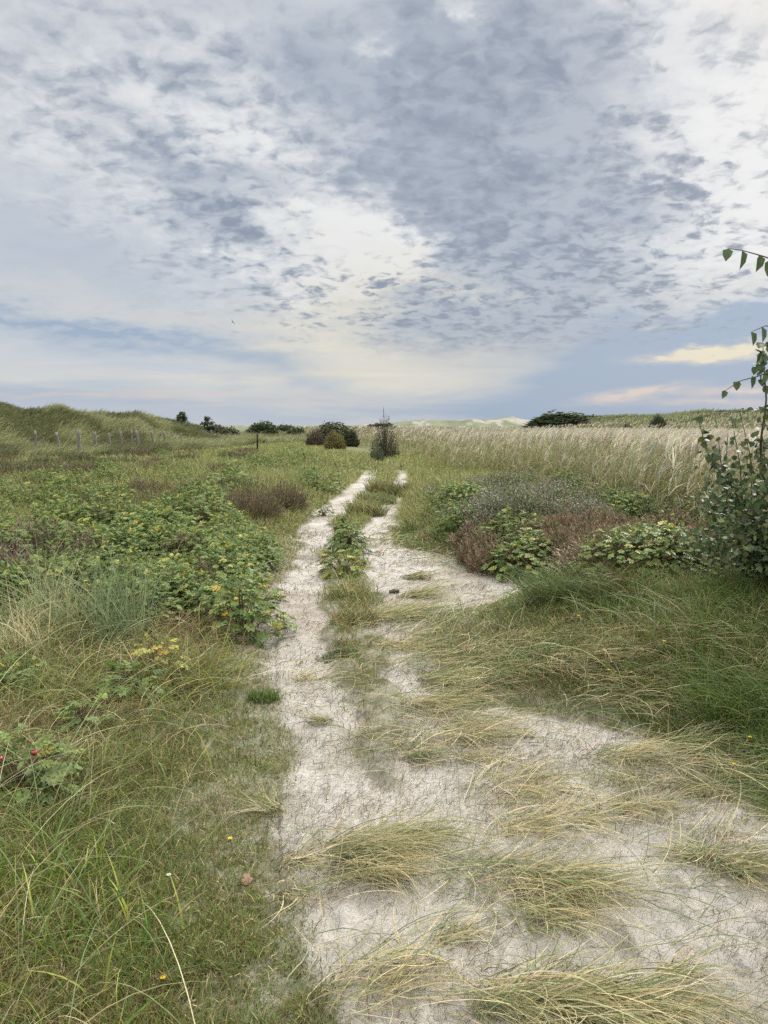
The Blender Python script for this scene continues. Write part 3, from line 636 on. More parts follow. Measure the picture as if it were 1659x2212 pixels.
def hip(B, c, r, col=(.30, .018, .022)):
    ball(B, c, r, r, r*.85, col, 12, 8)
    k = 5; a = np.arange(k)*6.28/k; pos = np.tile(np.array(c)+[0, 0, r*.78], (k, 1))
    leaves(B, pos, np.stack([np.cos(a), np.sin(a), np.full(k, .8)], -1), np.tile([0, 0, 1.0], (k, 1))+.01, r*.9, r*.28, (.10, .09, .04))
def rose_bush(label, loc, Rr, H, n=230, ln=.10, seed=1, yellow=.2, hips=(), group=None, pale=0., name='rose_bush'):
    root = thing(name, label, 'rose bush', loc, group); B = MB(); pos, on = dome(n, Rr, H, .3, seed)
    cols = pal([(.125, .185, .05), (.15, .215, .055), (.09, .145, .043), (.20, .26, .07), (.33, .33, .075), (.48, .34, .06)], n, [3, 3, 1.8, 2.6+4*pale, 1.7*yellow, .16*yellow], .12)
    rose_leaves(B, pos, on, ln*U(.75, 1.15, n), cols); B.build('foliage', M_LEAF, root)
    Bs = MB(); stems_to(Bs, pos[rng.choice(n, min(n, 26))], (.13, .10, .07), .005); Bs.build('stem', M_WOODY, root)
    for (hx, hy, hz, hr) in hips:
        b = MB(); hip(b, (hx, hy, hz), hr); tube(b, [(hx*.6, hy*.6, hz-.05), (hx, hy, hz-hr*.7)], .0012, (.1, .12, .04), 4); b.build('rose_hip', M_HIP, root, smooth=True)
    return root
def heather_bush(label, loc, Rr, H, n=420, seed=1, tone='brown', group=None, name='heather_bush', cat='heather'):
    root = thing(name, label, cat, loc, group); B = MB(); pos, on = dome(n, Rr, H, .3, seed, .15)
    base = pos*np.array([.55, .55, .0]); d = pos-base; ln = np.linalg.norm(d, axis=1); hd = np.arctan2(d[:, 1], d[:, 0]); th = np.arccos(np.clip(d[:, 2]/ln, -1, 1))
    P = {'brown': [(.17, .125, .08), (.21, .15, .10), (.11, .11, .05), (.14, .125, .06)], 'rust': [(.235, .17, .11), (.19, .145, .085), (.29, .205, .145), (.16, .17, .075)],
         'green': [(.10, .12, .05), (.14, .15, .07), (.08, .10, .04), (.16, .14, .08)], 'purple': [(.22, .15, .13), (.27, .19, .165), (.16, .125, .09), (.12, .12, .065)]}[tone]
    sc_ = pal(P, n, [3, 3, 2, 2], .2)
    blades(B, base[:, 0], base[:, 1], ln, .006, hd, th*.8, th*1.1, sc_*.8, n=3, z=np.zeros(n))
    k = 9                                              # side sprigs along the top of every shoot
    for j in range(k):
        f = .5+.55*j/k; p = base+d*f; a = U(0, 6.28, n); dd = norm(norm(d)*.9+.75*np.stack([np.cos(a), np.sin(a), U(-.1, .5, n)], -1))
        leaves(B, p, dd, rng.normal(0, 1, (n, 3)), U(.028, .06, n)*(1.15-.4*f), U(.009, .014, n), sc_*U(.75, 1.25, n)[:, None], fold=.1)
    B.build('shoots', M_LEAF, root); return root
def twig_bush(label, loc, Rr, H, n=260, seed=1, cols=None, leaf=.032, group=None, name='willow_shrub', cat='shrub', stems=18, tall=0, stemcol=(.10, .08, .06), lump=.35, wl=.5, f0=.45, bf=.45):
    """upright twigs carrying small oval leaves"""
    root = thing(name, label, cat, loc, group); B = MB(); Bs = MB()
    tips, on = dome(n, Rr, H, lump, seed, .3)
    cols = cols or [(.19, .21, .13), (.23, .245, .17), (.15, .175, .09), (.28, .285, .21), (.21, .165, .12)]
    cc = pal(cols, n, None, .15); base = tips*np.array([bf, bf, .0]); d = tips-base
    for j in range(9):
        f = f0+(1.05-f0)*j/9*U(.9, 1.05, n)[:, None]; p = base+d*f+rng.normal(0, leaf*.3, (n, 3)); a = U(0, 6.28, n)
        dd = norm(norm(d)*.7+np.stack([np.cos(a), np.sin(a), U(-.1, .7, n)], -1)*.8)
        leaves(B, p, dd, np.array([0, 0, 1.0])+rng.normal(0, .5, (n, 3)), leaf*U(.7, 1.25, n), leaf*wl*U(.8, 1.2, n), cc*U(.8, 1.2, n)[:, None])
    B.build('foliage', M_LEAF, root)
    idx = rng.choice(n, stems); tp = tips[idx].copy()
    if tall: tp[:tall] = tp[:tall]*np.array([.6, .6, 1.0])+np.array([0, 0, 1.0])*H*U(.1, .42, tall)[:, None]
    stems_to(Bs, tp, stemcol, max(.006, H*.012)); Bs.build('stem', M_WOODY, root)
    return root
def place(u, v, h, plant=.0):
    """ground point of a plant of height h whose top shows at (u, v)"""
    x, y, z = hit(u, v, h); return (x, y, z-.02-plant)

# --- rose thicket left of the path
rp = [rose_bush('low green rose bush in the dense rose thicket left of the path', (0, 0, -50), .34, .40, 330, .072, s, [.4, .7, 1.6, .5][s], pale=.4) for s in range(4)]
rose_used = [False]*4
def put(protos, used, loc, rz, sc, label, group):
    i = random.randrange(len(protos)); r = protos[i]
    if not used[i]:
        used[i] = True; r.location = loc; r.rotation_euler = (0, 0, rz); r.scale = sc; r['label'] = label; r['group'] = group; return r
    return dup(r, loc, rz, sc, label, group)
G1 = 'rose bushes of the thicket left of the path'
lab = {('far', 'left'): 'yellowish rose bush at the far left corner of the thicket, below the fence posts', ('far', 'mid'): 'yellowish rose bush at the back of the thicket, below the middle fence posts', ('far', 'path'): 'rose bush at the back of the thicket, among the dark heather mats',
  ('mid', 'left'): 'low rose bush beside the purple-brown heather at the left edge', ('mid', 'mid'): 'low green rose bush in the very middle of the left thicket', ('mid', 'path'): 'green rose bush just in front of the round olive-brown heather bush',
  ('near', 'left'): 'green rose bush behind the tall marram fans at the left', ('near', 'mid'): 'green rose bush in the front row of the thicket, above the tangled grass', ('near', 'path'): 'green rose bush overhanging the edge of the left rut'}
heather_spots = [(100, 1165, 120, 34), (540, 1070, 80, 26), (300, 1052, 60, 10), (400, 1180, 30, 12), (60, 1045, 60, 10)]
n_r = 0
for k in range(1200):
    u = random.uniform(-160, 640); v = 990+(1266-990)*random.random()**.9
    if u > 600-(1100-v)*.9 and v < 1100: continue
    lim = 610 if v > 1120 else 560
    if u > lim: continue
    if u < 200 and v > 1235: continue
    if any(((u-a)/c)**2+((v-b)/d)**2 < .9 for a, b, c, d in heather_spots): continue
    h = random.uniform(.22, .48)*(1-.3*float(sst(v, 1180, 1260))); x, y, z = place(u, v, h)
    if left_of(np.array([x]), np.array([y]))[0] < .28: continue
    if v < 1040 and random.random() < .25: continue
    if fbm(np.array([x*.9]), np.array([y*.9]), 171, 2)[0] < .33: continue
    key = ('far' if v < 1070 else 'mid' if v < 1190 else 'near', 'left' if u < 170 else 'mid' if u < 400 else 'path')
    s = h/.42*random.uniform(.85, 1.1)
    put(rp, rose_used, (x, y, z), random.uniform(0, 6.28), (s*random.uniform(.85, 1.1), s*random.uniform(.85, 1.1), h/.42), lab[key], G1)
    n_r += 1
    if n_r >= 250: break
# --- heather and crowberry lumps
HB = [('purple-brown heather bush at the left edge, among the roses', 90, 1150, .62, .45, 'purple'), ('small dried heather bush behind the tall grass at the left edge', 10, 1200, .4, .4, 'purple'), ('brown heather bush with pinkish seed heads next to the tall marram', 175, 1180, .4, .38, 'purple'),
      ('large round olive-brown heather bush overhanging the left rut', 545, 1072, .62, .38, 'brown'), ('dark heather bush at the tip of the thicket by the left rut', 610, 1058, .5, .42, 'brown'), ('low dark heather mat in the meadow behind the roses', 480, 1008, .8, .3, 'brown'),
      ('second dark heather mat farther back in the meadow', 330, 1000, .8, .3, 'brown'), ('dark heather hummock beside the fence posts', 255, 962, 1.5, .45, 'green'), ('dark heather hummock at the far left below the dune', 50, 962, 1.8, .45, 'green'),
      ('small dark bush on the slope above the third fence post', 280, 930, 1.1, .7, 'brown')]
for i, (lb, u, v, rr, hh, tn) in enumerate(HB):
    heather_bush(lb, place(u, v, hh*.8), rr, hh, int(420*(rr/.45)**.7), 20+i, tn)
hm = [heather_bush('x', (0, 0, -50), .7, .32, 520, 80+q, ('green', 'brown')[q]) for q in range(2)]; hmu = [False]*2
for k in range(46):
    u = random.uniform(-150, 560); v = 945+70*random.random()**1.3
    put(hm, hmu, place(u, v, .3), random.uniform(0, 6.28), (random.uniform(.8, 1.9), random.uniform(.7, 1.2), random.uniform(.7, 1.2)), ('dark low heather mat in the grass below the fence posts, left half' if u < 200 else 'dark low heather mat in the grass between fence posts and roses, right half'), 'dark heather mats in the far meadow')
for k in range(26):
    u = random.choice([640, 700, 500, 420, 590])+random.gauss(0, 45); v = random.uniform(955, 1015)
    if u > 745: continue
    sc_ = random.uniform(.8, 1.3); dup(rp[(2, 1)[k % 2]], place(u, v, .40*sc_), random.uniform(0, 6.28), (sc_*1.2, sc_, sc_*.9), 'small rose bush out in the pale meadow left of the track bend', 'rose bushes in the far meadow')
for i, (lb, u, v, rr, hh, tn) in enumerate([('small brown heather bush poking out of the middle of the rose thicket', 400, 1170, .28, .42, 'brown'), ('dark heather gap in the roses near the left edge, far side', 60, 1040, .6, .36, 'green'), ('dark heather in the rose thicket below the middle fence posts', 300, 1046, .6, .36, 'brown'),
      ('dull brown heather behind the two-hipped rose bush', 430, 1235, .25, .36, 'brown'), ('dark green heather in the rose thicket, left of its centre', 220, 1105, .4, .4, 'green')]):
    heather_bush(lb, place(u, v, hh*.8), rr, hh, int(420*(rr/.45)**.7), 120+i, tn)
# --- right side: rust heather, grey willow scrub, pale rose
hp = [heather_bush('x', (0, 0, -50), .38, .38, 380, 40+s, 'rust') for s in range(3)]; hu = [False]*3
k = 0
for q in range(200):
    u = random.gauss(1270, 140); v = random.uniform(1088, 1152)+(abs(u-1290)*.04)
    if u < 1020 or u > 1560: continue
    put(hp, hu, place(u, v, .40), random.uniform(0, 6.28), (random.uniform(.8, 1.3), random.uniform(.8, 1.3), random.uniform(.65, 1.0)), ('rust-brown heather bush at the path end of the heather strip, beside the light green rose' if u < 1230 else 'rust-brown heather bush in the middle of the heather strip right of the path' if u < 1350 else 'rust-brown heather bush at the poplar end of the heather strip'), 'rust-brown heather right of the path'); k += 1
    if k >= 64: break
wp = [twig_bush('x', (0, 0, -50), .42, .5, 240, 50+s) for s in range(3)]+[twig_bush('x', (0, 0, -50), .4, .5, 240, 54, [(.13, .17, .06), (.17, .21, .075), (.10, .14, .05)], .035)]; wu = [False]*4
k = 0
for q in range(600):
    u = random.uniform(870, 1560); v = 988+(np.interp(u, [900, 1050, 1150, 1560], [130, 125, 92, 88]))*random.random()**.9+max(0, u-1150)*.03
    if u < 935+(v-1040)*.4 and v > 1020: continue
    if u < 860+(1020-v)*2: continue
    h = random.uniform(.26, .46)*(.75 if u < 1050 else 1); loc = place(u, v, h)
    if right_of(np.array([loc[0]]), np.array([loc[1]]))[0] < .35: continue
    s = h/.5; c3 = 0 if u < 1080 else 1 if u < 1300 else 2; lb = (['grey-green shrub at the front of the scrub, next to the path edge', 'grey-green shrub just behind the rust-brown heather', 'grey-green shrub between the rust heather and the poplar'] if v > 1045 else ['grey-green shrub at the back of the scrub, nearest to the bare-twigged bush', 'grey-green shrub at the back of the scrub, at the foot of the middle reeds', 'grey-green shrub at the foot of the reeds, towards the poplar'])[c3]
    put(wp, wu, loc, random.uniform(0, 6.28), (s*random.uniform(.9, 1.3), s*random.uniform(.9, 1.3), s), lb, 'willow shrubs between path and reeds'); k += 1
    if k >= 150: break
for i in range(26):        # roses scattered through that scrub
    u, v = random.choice([(1060, 1120), (1000, 1048), (1010, 1080), (1330, 1045), (1380, 1065), (1420, 1060), (1130, 1120), (1450, 1130), (1220, 1020), (1500, 1075), (1420, 1150)])
    u += random.gauss(0, 30); v += random.gauss(0, 8); s = random.uniform(.75, 1.1)
    dup(rp[i % 4], place(u, v, .42*s), random.uniform(0, 6.28), (s, s, s), ('pale green rose bush in the grey scrub nearest to the path' if u < 1110 else 'pale green rose bush beside the rust-brown heather' if u < 1290 else 'pale green rose bush between heather and poplar, in front of the reeds'), 'rose bushes right of the path')
rose_bush('bright yellow-leaved rose bush in the grey scrub right of the path', place(1000, 1045, .4), .25, .4, 120, .08, 61, 8)
rose_bush('light green rose bush spreading at the front of the right bank', place(1150, 1160, .40), .42, .38, 340, .09, 62, .5, pale=1)
# --- single roses along the track
rose_bush('leafy dark green rose bush growing between the two ruts', place(752, 1130, .36), .20, .36, 210, .095, 63, .05)
rose_bush('small rose bush with yellowing leaves between the ruts, in front of the darker one', place(738, 1190, .25), .20, .25, 120, .09, 64, 2.5)
rose_bush('small rose bush with two red hips at the edge of the left rut', place(520, 1262, .38), .32, .40, 200, .095, 65, .3, hips=((.16, -.24, .22, .014), (.20, -.22, .21, .014)))
x, y, z = hit(45, 1720); rose_bush('low rose plant with two ripe dark red hips in the grass', (x, y, z), .17, .19, 75, .09, 66, .3, hips=((-.03, -.10, .21, .017), (.09, -.05, .215, .014)))
x, y, z = hit(345, 1470); rose_bush('rose shoot with orange-yellow leaves standing in the grass', (x, y, z), .14, .24, 52, .085, 67, 7)
x, y, z = hit(290, 1510); rose_bush('small dark green rose shoot beside the orange-leaved one', (x, y, z), .14, .16, 50, .085, 68, .1)
x, y, z = hit(180, 1580); rose_bush('tiny rose shoot half buried in grass at the left', (x, y, z), .12, .13, 34, .08, 69, .2)
x, y, z = hit(20, 1500); rose_bush('rose shoot at the left edge of the picture, in the tangled grass', (x, y, z), .16, .16, 50, .085, 70, .3)
x, y, z = hit(700, 1115); rose_bush('small rose plant on the crossing sand patch by the left rut', (x, y, z), .16, .18, 60, .08, 71, .6)

# ------------------------------------------------------------------ marram clumps
def clump(label, u, v, n, L, hd, spread=.35, green=.5, base=.05, name='marram_clump', group=None, low=True, th=(.75, 1.35), th1=(1.45, 1.95), wid=.0028, cols=None, long_=.0):
    x, y, z = hit(u, v); B = MB(); r = math.hypot(x, y)
    a = U(0, 6.28, n); q = np.sqrt(rng.random(n))*base
    bx = x+q*np.cos(a)*1.6+long_*U(-1, 1, n)*math.cos(hd); by = y+q*np.sin(a)+long_*U(-1, 1, n)*math.sin(hd)
    g = rng.random((n, 1)) < green*.75
    col = np.where(g, pal([MAR, MAR_D, (.19, .24, .10), (.12, .17, .05)], n), pal([STRAW, STRAW_P, (.44, .40, .22), (.32, .27, .16)], n, [3, 2.5, 2.5, 1]))
    if cols: col = pal(cols, n)
    tip = col*.5+np.array(STRAW)*.5 if not cols else None
    if low:
        n2 = int(n*.62); sel = slice(0, n2); L = L*.85
    else: n2 = n; sel = slice(0, n)
    blades(B, bx[sel], by[sel], U(.4, 1.1, n2)*L, np.maximum(wid, r*.0009)*U(.55, 1.5, n2), hd+rng.normal(0, spread*1.25, n2), U(*th, n2), U(*th1, n2), col[sel], n=9, curl=rng.normal(-.35, 1.1, n2), lie=low, tip=None if tip is None else tip[sel])
    if low:          # dead thatch round the rooted base, its dark browns stand in for contact shadow
        m = int(n*.35); aa = U(0, 6.28, m); qq = base*1.7*np.sqrt(rng.random(m)); tx, ty = x+qq*np.cos(aa)*1.5+.03*math.cos(hd), y+qq*np.sin(aa)+.03*math.sin(hd)
        blades(B, tx, ty, U(.04, .14, m), np.maximum(.003, r*.001)*U(.6, 1.4, m), hd+rng.normal(0, 1.3, m), U(1.0, 1.4, m), U(1.4, 1.8, m), pal([(.13, .095, .06), (.20, .15, .09), (.09, .07, .045), (.28, .23, .14)], m), n=3, curl=rng.normal(0, .9, m), lie=True)
    o = B.build(name, M_STRAW, origin=(x, y, z)); tag(o, label, 'grass clump', group); return o
D = math.radians
CL = [  # label, u, v, blades, length, heading, spread, green, base
 ('large green and straw marram clump combed to the right in the middle of the sand', 745, 1838, 420, .62, D(-8), .22, .6, .075),
 ('marram clump just below the largest one, sweeping right', 770, 1885, 300, .50, D(-14), .3, .45, .07),
 ('thin straw-coloured marram wisp left of the largest clump', 625, 1868, 110, .38, D(-5), .35, .3, .04),
 ('green marram tuft rising behind the largest clump', 870, 1812, 230, .42, D(-15), .35, .7, .07),
 ('green marram tuft lying to the left at the edge of the turf', 600, 1758, 110, .36, D(168), .3, .7, .035),
 ('small green marram tuft lying in the sand where the ruts merge', 885, 1640, 110, .42, D(5), .3, .75, .05),
 ('short curved green marram tuft near the straw mats, upper middle', 1010, 1640, 140, .32, D(-20), .5, .6, .07),
 ('straw tuft pointing up to the right in the lower middle', 955, 2035, 110, .34, D(25), .3, .35, .04),
 ('loose straw tuft with dark base spreading both ways, lower middle', 930, 2085, 130, .38, D(-160), .8, .2, .06),
 ('long straw strands crossing the bottom of the sand by the turf', 770, 2160, 170, .6, D(14), .5, .3, .08),
 ('yellow-green clump at the border of turf and sand, lower left', 640, 1925, 130, .30, D(-10), .8, .6, .07),
 ('big green clump fanning right and down, right of the largest clump', 1190, 1910, 330, .52, D(-32), .32, .6, .09),
 ('straw clump in the tangle between the two big green clumps', 1075, 1890, 240, .45, D(-22), .4, .35, .1),
 ('clump sweeping down to the right, lowest of the middle tangle', 1140, 1975, 260, .42, D(-35), .45, .4, .08),
 ('brownish straw clump on the right, above the big tangle', 1110, 1790, 230, .42, D(-5), .5, .2, .09),
 ('tousled straw clump right of the brownish one', 1230, 1765, 240, .40, D(-15), .6, .25, .1),
 ('arched straw clump, topmost of the group in the right half of the sand', 1120, 1710, 230, .42, D(-10), .55, .3, .1),
 ('flat straw-green clump near the green bank, upper right of the sand', 1340, 1640, 240, .48, D(-8), .4, .4, .1),
 ('brown-based clump with strands falling to the left, right side', 1525, 1850, 170, .34, D(-150), .5, .25, .05),
 ('straw-green clump spilling right near the right edge', 1575, 1875, 190, .42, D(-35), .4, .4, .05),
 ('thin low green wisp on the bare sand at lower right', 1435, 2108, 70, .32, D(3), .25, .5, .03),
 ('large green clump sweeping right at the bottom of the picture', 1100, 2165, 330, .56, D(-18), .35, .6, .09),
 ('second large clump at the bottom, right of the first', 1265, 2170, 300, .55, D(-16), .35, .5, .09),
 ('rightmost of the straw clumps along the bottom edge', 1390, 2165, 200, .46, D(-25), .4, .35, .08),
 ('curly straw tuft below the green bank on the right', 1550, 1715, 150, .40, D(170), .6, .4, .06),
 ('bluish green marram tuft leaning out of the right bank', 1480, 1610, 200, .50, D(12), .45, .85, .07),
 ('small curly straw tuft in the right-hand sand, third from the bank', 1370, 1690, 150, .34, D(-160), .7, .35, .07),
 ('short straw clump beside the tousled one', 1350, 1745, 170, .34, D(-30), .6, .25, .08),
 ('single pale straw tuft in the left rut', 655, 1470, 70, .28, D(20), .9, .15, .04),
 ('small green grass tuft lying in the left rut below the pale one', 705, 1560, 60, .26, D(-170), .5, .7, .03),
 ('low green clump sweeping right beside the driftwood', 890, 1290, 180, .50, D(3), .25, .7, .08),
 ('long green clump combed right at the head of the straw mat', 830, 1338, 260, .7, D(2), .22, .65, .12),
 ('thin green clump in the widest bare sand patch', 885, 1250, 130, .40, D(0), .3, .6, .08),
 ('bushy straw clump hanging over the right rut', 840, 1398, 200, .40, D(-15), .45, .4, .1),
 ('dark green clump in the straw mat beside the right rut', 950, 1470, 280, .50, D(-12), .3, .65, .1),
 ('dry clump at the lower edge of the straw mat', 930, 1525, 240, .5, D(-12), .35, .3, .1),
 ('wide clump at the front of the straw mat, above the bare sand', 1010, 1590, 240, .5, D(-8), .4, .35, .12),
]
for (lb, u, v, n, L, hd, spd, g, bs) in CL: clump(lb, u, v, n, L, hd, spd, g, bs, group='marram clumps lying on the sand')
# upright tussocks
def tussock(label, u, v, n, L, cols, base=.1, th1=(.5, 1.9), group=None, name='grass_tussock', hd=None, spread=3):
    return clump(label, u, v, n, L, 0 if hd is None else hd, spread, .5, base, name=name, low=False, th=(.05, .55), th1=th1, cols=cols, group=group)
tussock('compact bright green grass tuft at the left edge of the track', 568, 1512, 420, .10, [(.10, .17, .035), (.12, .18, .045), (.16, .18, .06)], .06, (.2, 1.4))
tussock('dark round grass tussock between the ruts in the distance', 843, 1072, 900, .45, [G_DARK, G_MID, G_OLIVE, BROWN], .32)
tussock('pale-tipped grass tussock between the ruts, nearer than the dark one', 792, 1112, 700, .38, [G_MID, MAR, STRAW, G_OLIVE], .22)
tussock('low grass tussock beside the rut fork', 815, 1085, 500, .34, [MAR, (.2, .22, .1), G_OLIVE], .25)
tussock('straw-tipped grass tussock in the middle strip', 752, 1290, 320, .22, [G_OLIVE, STRAW, G_MID], .15)
tussock('olive grass tussock with arching stalks in the middle strip', 765, 1340, 330, .22, [G_OLIVE, STRAW, BROWN, G_MID], .13)
tussock('dark flat grass cushion lying in the left rut', 727, 1422, 260, .08, [G_DARK, (.09, .11, .04)], .09, (1, 1.9))
tussock('tall fan of blue-green marram in front of the roses at the left', 260, 1400, 260, .85, [MAR, MAR_D, (.20, .25, .13)], .12, (.5, 1.4), hd=D(130), spread=.7)
tussock('second tall marram fan nearer the left edge, leaning left', 120, 1390, 260, .85, [MAR, STRAW, (.20, .25, .13)], .12, (.5, 1.5), hd=D(140), spread=.7)
tussock('straw-coloured grass fan low at the left edge', 30, 1430, 260, .6, [STRAW, STRAW_P, MAR], .15, (.8, 1.8), hd=D(160), spread=1)
tussock('drooping dark tussock with rusty blades on the right bank', 1330, 1300, 500, .5, [G_DARK, G_MID, BROWN, (.07, .12, .03)], .14, (1.2, 2.1), hd=D(200), spread=1.6)
tussock('pale silvery grass tuft where bank and heather meet', 1075, 1205, 200, .45, [(.3, .32, .2), MAR], .08, (.4, 1.4))
tussock('long green tussock hanging towards the sand on the right bank', 1200, 1300, 420, .5, [MAR, G_MID, MAR_D], .14, (1.2, 2.0), hd=D(195), spread=.8)
tussock('green tussock at the foot of the bank near the right edge', 1620, 1560, 420, .55, [G_MID, MAR_D, G_FRESH], .14, (1.0, 2.0), hd=D(200), spread=1)

# ------------------------------------------------------------------ poplar at the right edge
def unproj(u, v, depth):
    a, b = (u-829.5)/FPX, (1106-v)/FPX; return np.array([a*depth, (cp+b*sp)*depth, CAM_H+(-sp+b*cp)*depth])
def poplar():
    bx, by = 3.15, 5.35; bz = float(terrain(bx, by))
    root = thing('poplar_tree', 'young poplar with dark round leaves leaning in at the right edge', 'tree', (bx, by, bz-.03)); off = np.array([bx, by, bz-.03])
    T = MB(); bark = (.13, .10, .08)
    def curve(pts, r0, r1, B=T, k=6, n=10):
        pts = np.array(pts, float); t = np.linspace(0, len(pts)-1, n); i = np.clip(t.astype(int), 0, len(pts)-2); f = (t-i)[:, None]; f = f*f*(3-2*f)*.5+f*.5
        P = pts[i]*(1-f)+pts[i+1]*f; tube(B, P, np.linspace(r0, r1, n), bark, k); return P
    base = off.copy()
    curve([base-off, np.array([.05, .05, 1.2]), np.array([.25, .1, 2.3]), np.array([.2, .0, 3.3])], .035, .012, n=14)
    T.build('trunk', M_WOODY, root)
    Br = MB(); F = MB(); allp = []
    greens = [(.075, .115, .05), (.095, .135, .06), (.06, .095, .045), (.14, .17, .06)]
    def branch(pts, r0, nleaf, size, B=Br, start=.15, cols=greens, spread=.03):
        P = curve([np.array(p)-off for p in pts], r0, .0022, B, 5, 12)
        t = U(start, 1, nleaf)*(len(P)-1.001); i = t.astype(int); f = (t-i)[:, None]; p = P[i]*(1-f)+P[i+1]*f+rng.normal(0, spread, (nleaf, 3))
        d = rng.normal(0, .7, (nleaf, 3))+np.array([-.2, -.3, -.55]); nr = rng.normal(0, .55, (nleaf, 3))+np.array([-.15, -.5, .75])
        leaves(F, p, d, nr, size*U(.75, 1.2, nleaf), size*U(.75, 1.0, nleaf), pal(cols, nleaf, None, .2), fold=.22, shape=(.22, .5, .6, .42))
        return P
    up = lambda *a: unproj(*a)
    branch([base+[0, 0, .2], up(1640, 1130, 5.3), up(1596, 1075, 5.2), up(1530, 985, 5.0), up(1509, 907, 5.0)], .012, 34, .055, start=.35)
    branch([base+[0, 0, .4], up(1650, 1057, 5.2), up(1642, 959, 5.1), up(1656, 873, 5.0), up(1650, 790, 5.0), up(1648, 745, 4.9)], .012, 70, .055, start=.3)
    # hanging twigs against the sky, a few leaves each
    for pts, lv in (([base+[.25, -.1, 2.3], up(1700, 570, 4.6), up(1640, 551, 4.5), up(1600, 540, 4.5), up(1573, 537, 4.5)], [(1573, 537, -.5, .085), (1603, 541, -.05, .11), (1640, 551, .25, .11), (1665, 560, .2, .10), (1690, 562, .0, .1)]),
                    ([base+[.2, -.1, 1.7], up(1690, 715, 4.7), up(1655, 703, 4.6), up(1625, 716, 4.6)], [(1622, 716, .1, .09), (1645, 705, .2, .10), (1680, 712, 0, .1)]),
                    ([base+[.1, -.1, 1.3], up(1690, 790, 4.8), up(1640, 812, 4.8), up(1600, 822, 4.8), up(1565, 845, 4.8)], [(1565, 843, -.2, .06), (1597, 823, .1, .075), (1625, 812, .1, .08), (1650, 806, .1, .09)])):
        curve([np.array(p)-off for p in pts], .006, .0018, Br, 5, 14)
        for (u, v, tilt, sz) in lv:
            dpt = pts[-1][1]/ (cp) if False else 4.62
            p = unproj(u, v, dpt if v < 780 else 4.8)-off; m = 1
            leaves(F, p[None], np.array([[tilt+random.uniform(-.35, .35), random.uniform(-.5, .3), -1.0]]), np.array([[random.uniform(-1.1, 1.1), -.8, .2]]), sz*random.uniform(.8, 1.05), sz*.7, np.array([(.11, .15, .075)]), fold=random.uniform(.2, .9), shape=(.22, .5, .62, .40))
    for i in range(190):                                # the leafy lower mass
        u = random.uniform(1480, 1860); v = random.uniform(1030, 1225); dd = random.uniform(4.7, 6.0)
        if u < 1500+max(0, 1120-v)*.9+max(0, v-1170)*1.0 and random.random() < .7: continue
        tip = up(u, v, dd); st = base+np.array([0, 0, .05+.25*random.random()]); mid = (tip+st)/2+np.array([0, 0, .10])
        branch([st, mid, tip], .006, 58, .040, start=.35, spread=.065)
    for i in range(16):                                 # upper crown beyond the edge of the picture
        st = base+np.array([.1, 0, random.uniform(.8, 2.8)]); a = random.uniform(-1.2, 1.6); tip = st+np.array([.65*math.cos(a), .65*math.sin(a), random.uniform(.2, .6)])
        branch([st, (st+tip)/2+[0, 0, .05], tip], .007, 34, .055, start=.3, spread=.05)
    for i in range(10):                                 # thin shoots and leaf sprays over the reeds
        u0 = random.uniform(1540, 1659); v0 = random.uniform(880, 1010); tip = up(u0, v0, random.uniform(4.9, 5.3)); st = up(u0+25, 1090, 5.3)
        branch([st, (tip+st)/2+rng.normal(0, .03, 3), tip], .004, 16, .045, start=.2, spread=.03)
    Br.build('branches', M_WOODY, root); F.build('foliage', M_POPLAR, root)
poplar()

# ------------------------------------------------------------------ bushes in the distance
def far_bush(label, u0, u1, vtop, vbase, dist, cols, seed, leaf=.16, n=900, name='bush', cat='bush', lump=.22, tall=0, stems=14):
    x0, y0 = (u0-829.5)/FPX*dist, dist; x1 = (u1-829.5)/FPX*dist; z = float(terrain((x0+x1)/2, dist))
    ztop = CAM_H+(917-vtop)*dist/FPX; H = max(ztop-z, .6)*(.78 if not tall else .8)
    root = twig_bush(label, ((x0+x1)/2, dist, z-.05), 1.0, H, n, seed, cols, leaf, name=name, cat=cat, stems=stems, tall=tall, lump=lump, wl=.6, f0=.1, bf=.85)
    root.scale = ((x1-x0)/2*1.08, max((x1-x0)/2*.6, .6), 1); return root
DG = [(.075, .10, .055), (.095, .125, .065), (.12, .145, .075)]; DB = [(.12, .085, .065), (.08, .085, .05), (.15, .11, .08)]; OR = [(.18, .18, .06), (.22, .155, .07), (.14, .15, .05)]
far_bush('low dark green bush on the skyline, leftmost of the distant bushes', 536, 605, 904, 925, 85, DG, 301, .22)
far_bush('dark bush adjoining the leftmost one on the skyline', 590, 645, 911, 926, 88, DG, 302, .22)
far_bush('twiggy low bush between the leftmost bushes and the purple-brown one', 620, 665, 915, 928, 80, DG, 303, .2, 500)
far_bush('broad dark bush with purplish brown top left of the track end', 672, 770, 903, 945, 55, DB+DG+DG, 304, .15, 1500, stems=30)
far_bush('brownish twiggy bush left of the broad dark one', 664, 700, 915, 950, 52, [(.14, .105, .085), (.10, .09, .06)], 305, .12, 500)
far_bush('olive and russet bush in front of the broad dark one', 700, 745, 920, 960, 47, OR, 306, .12, 600)
far_bush('dark rounded bush behind the bare-twigged one', 785, 865, 905, 925, 95, DG+DB, 307, .24)
far_bush('tall bare-twigged bush where the path disappears', 804, 862, 886, 985, 36, [(.055, .07, .035), (.08, .09, .05), (.10, .07, .05)], 308, .075, 420, tall=20, stems=44, lump=.3)
far_bush('small green shrub at the foot of the bare-twigged bush', 800, 832, 950, 988, 33, DG, 309, .07, 300)
far_bush('long dark green bush on the ridge beyond the reeds', 1150, 1262, 884, 920, 105, DG, 310, .28, 1800, lump=.3)
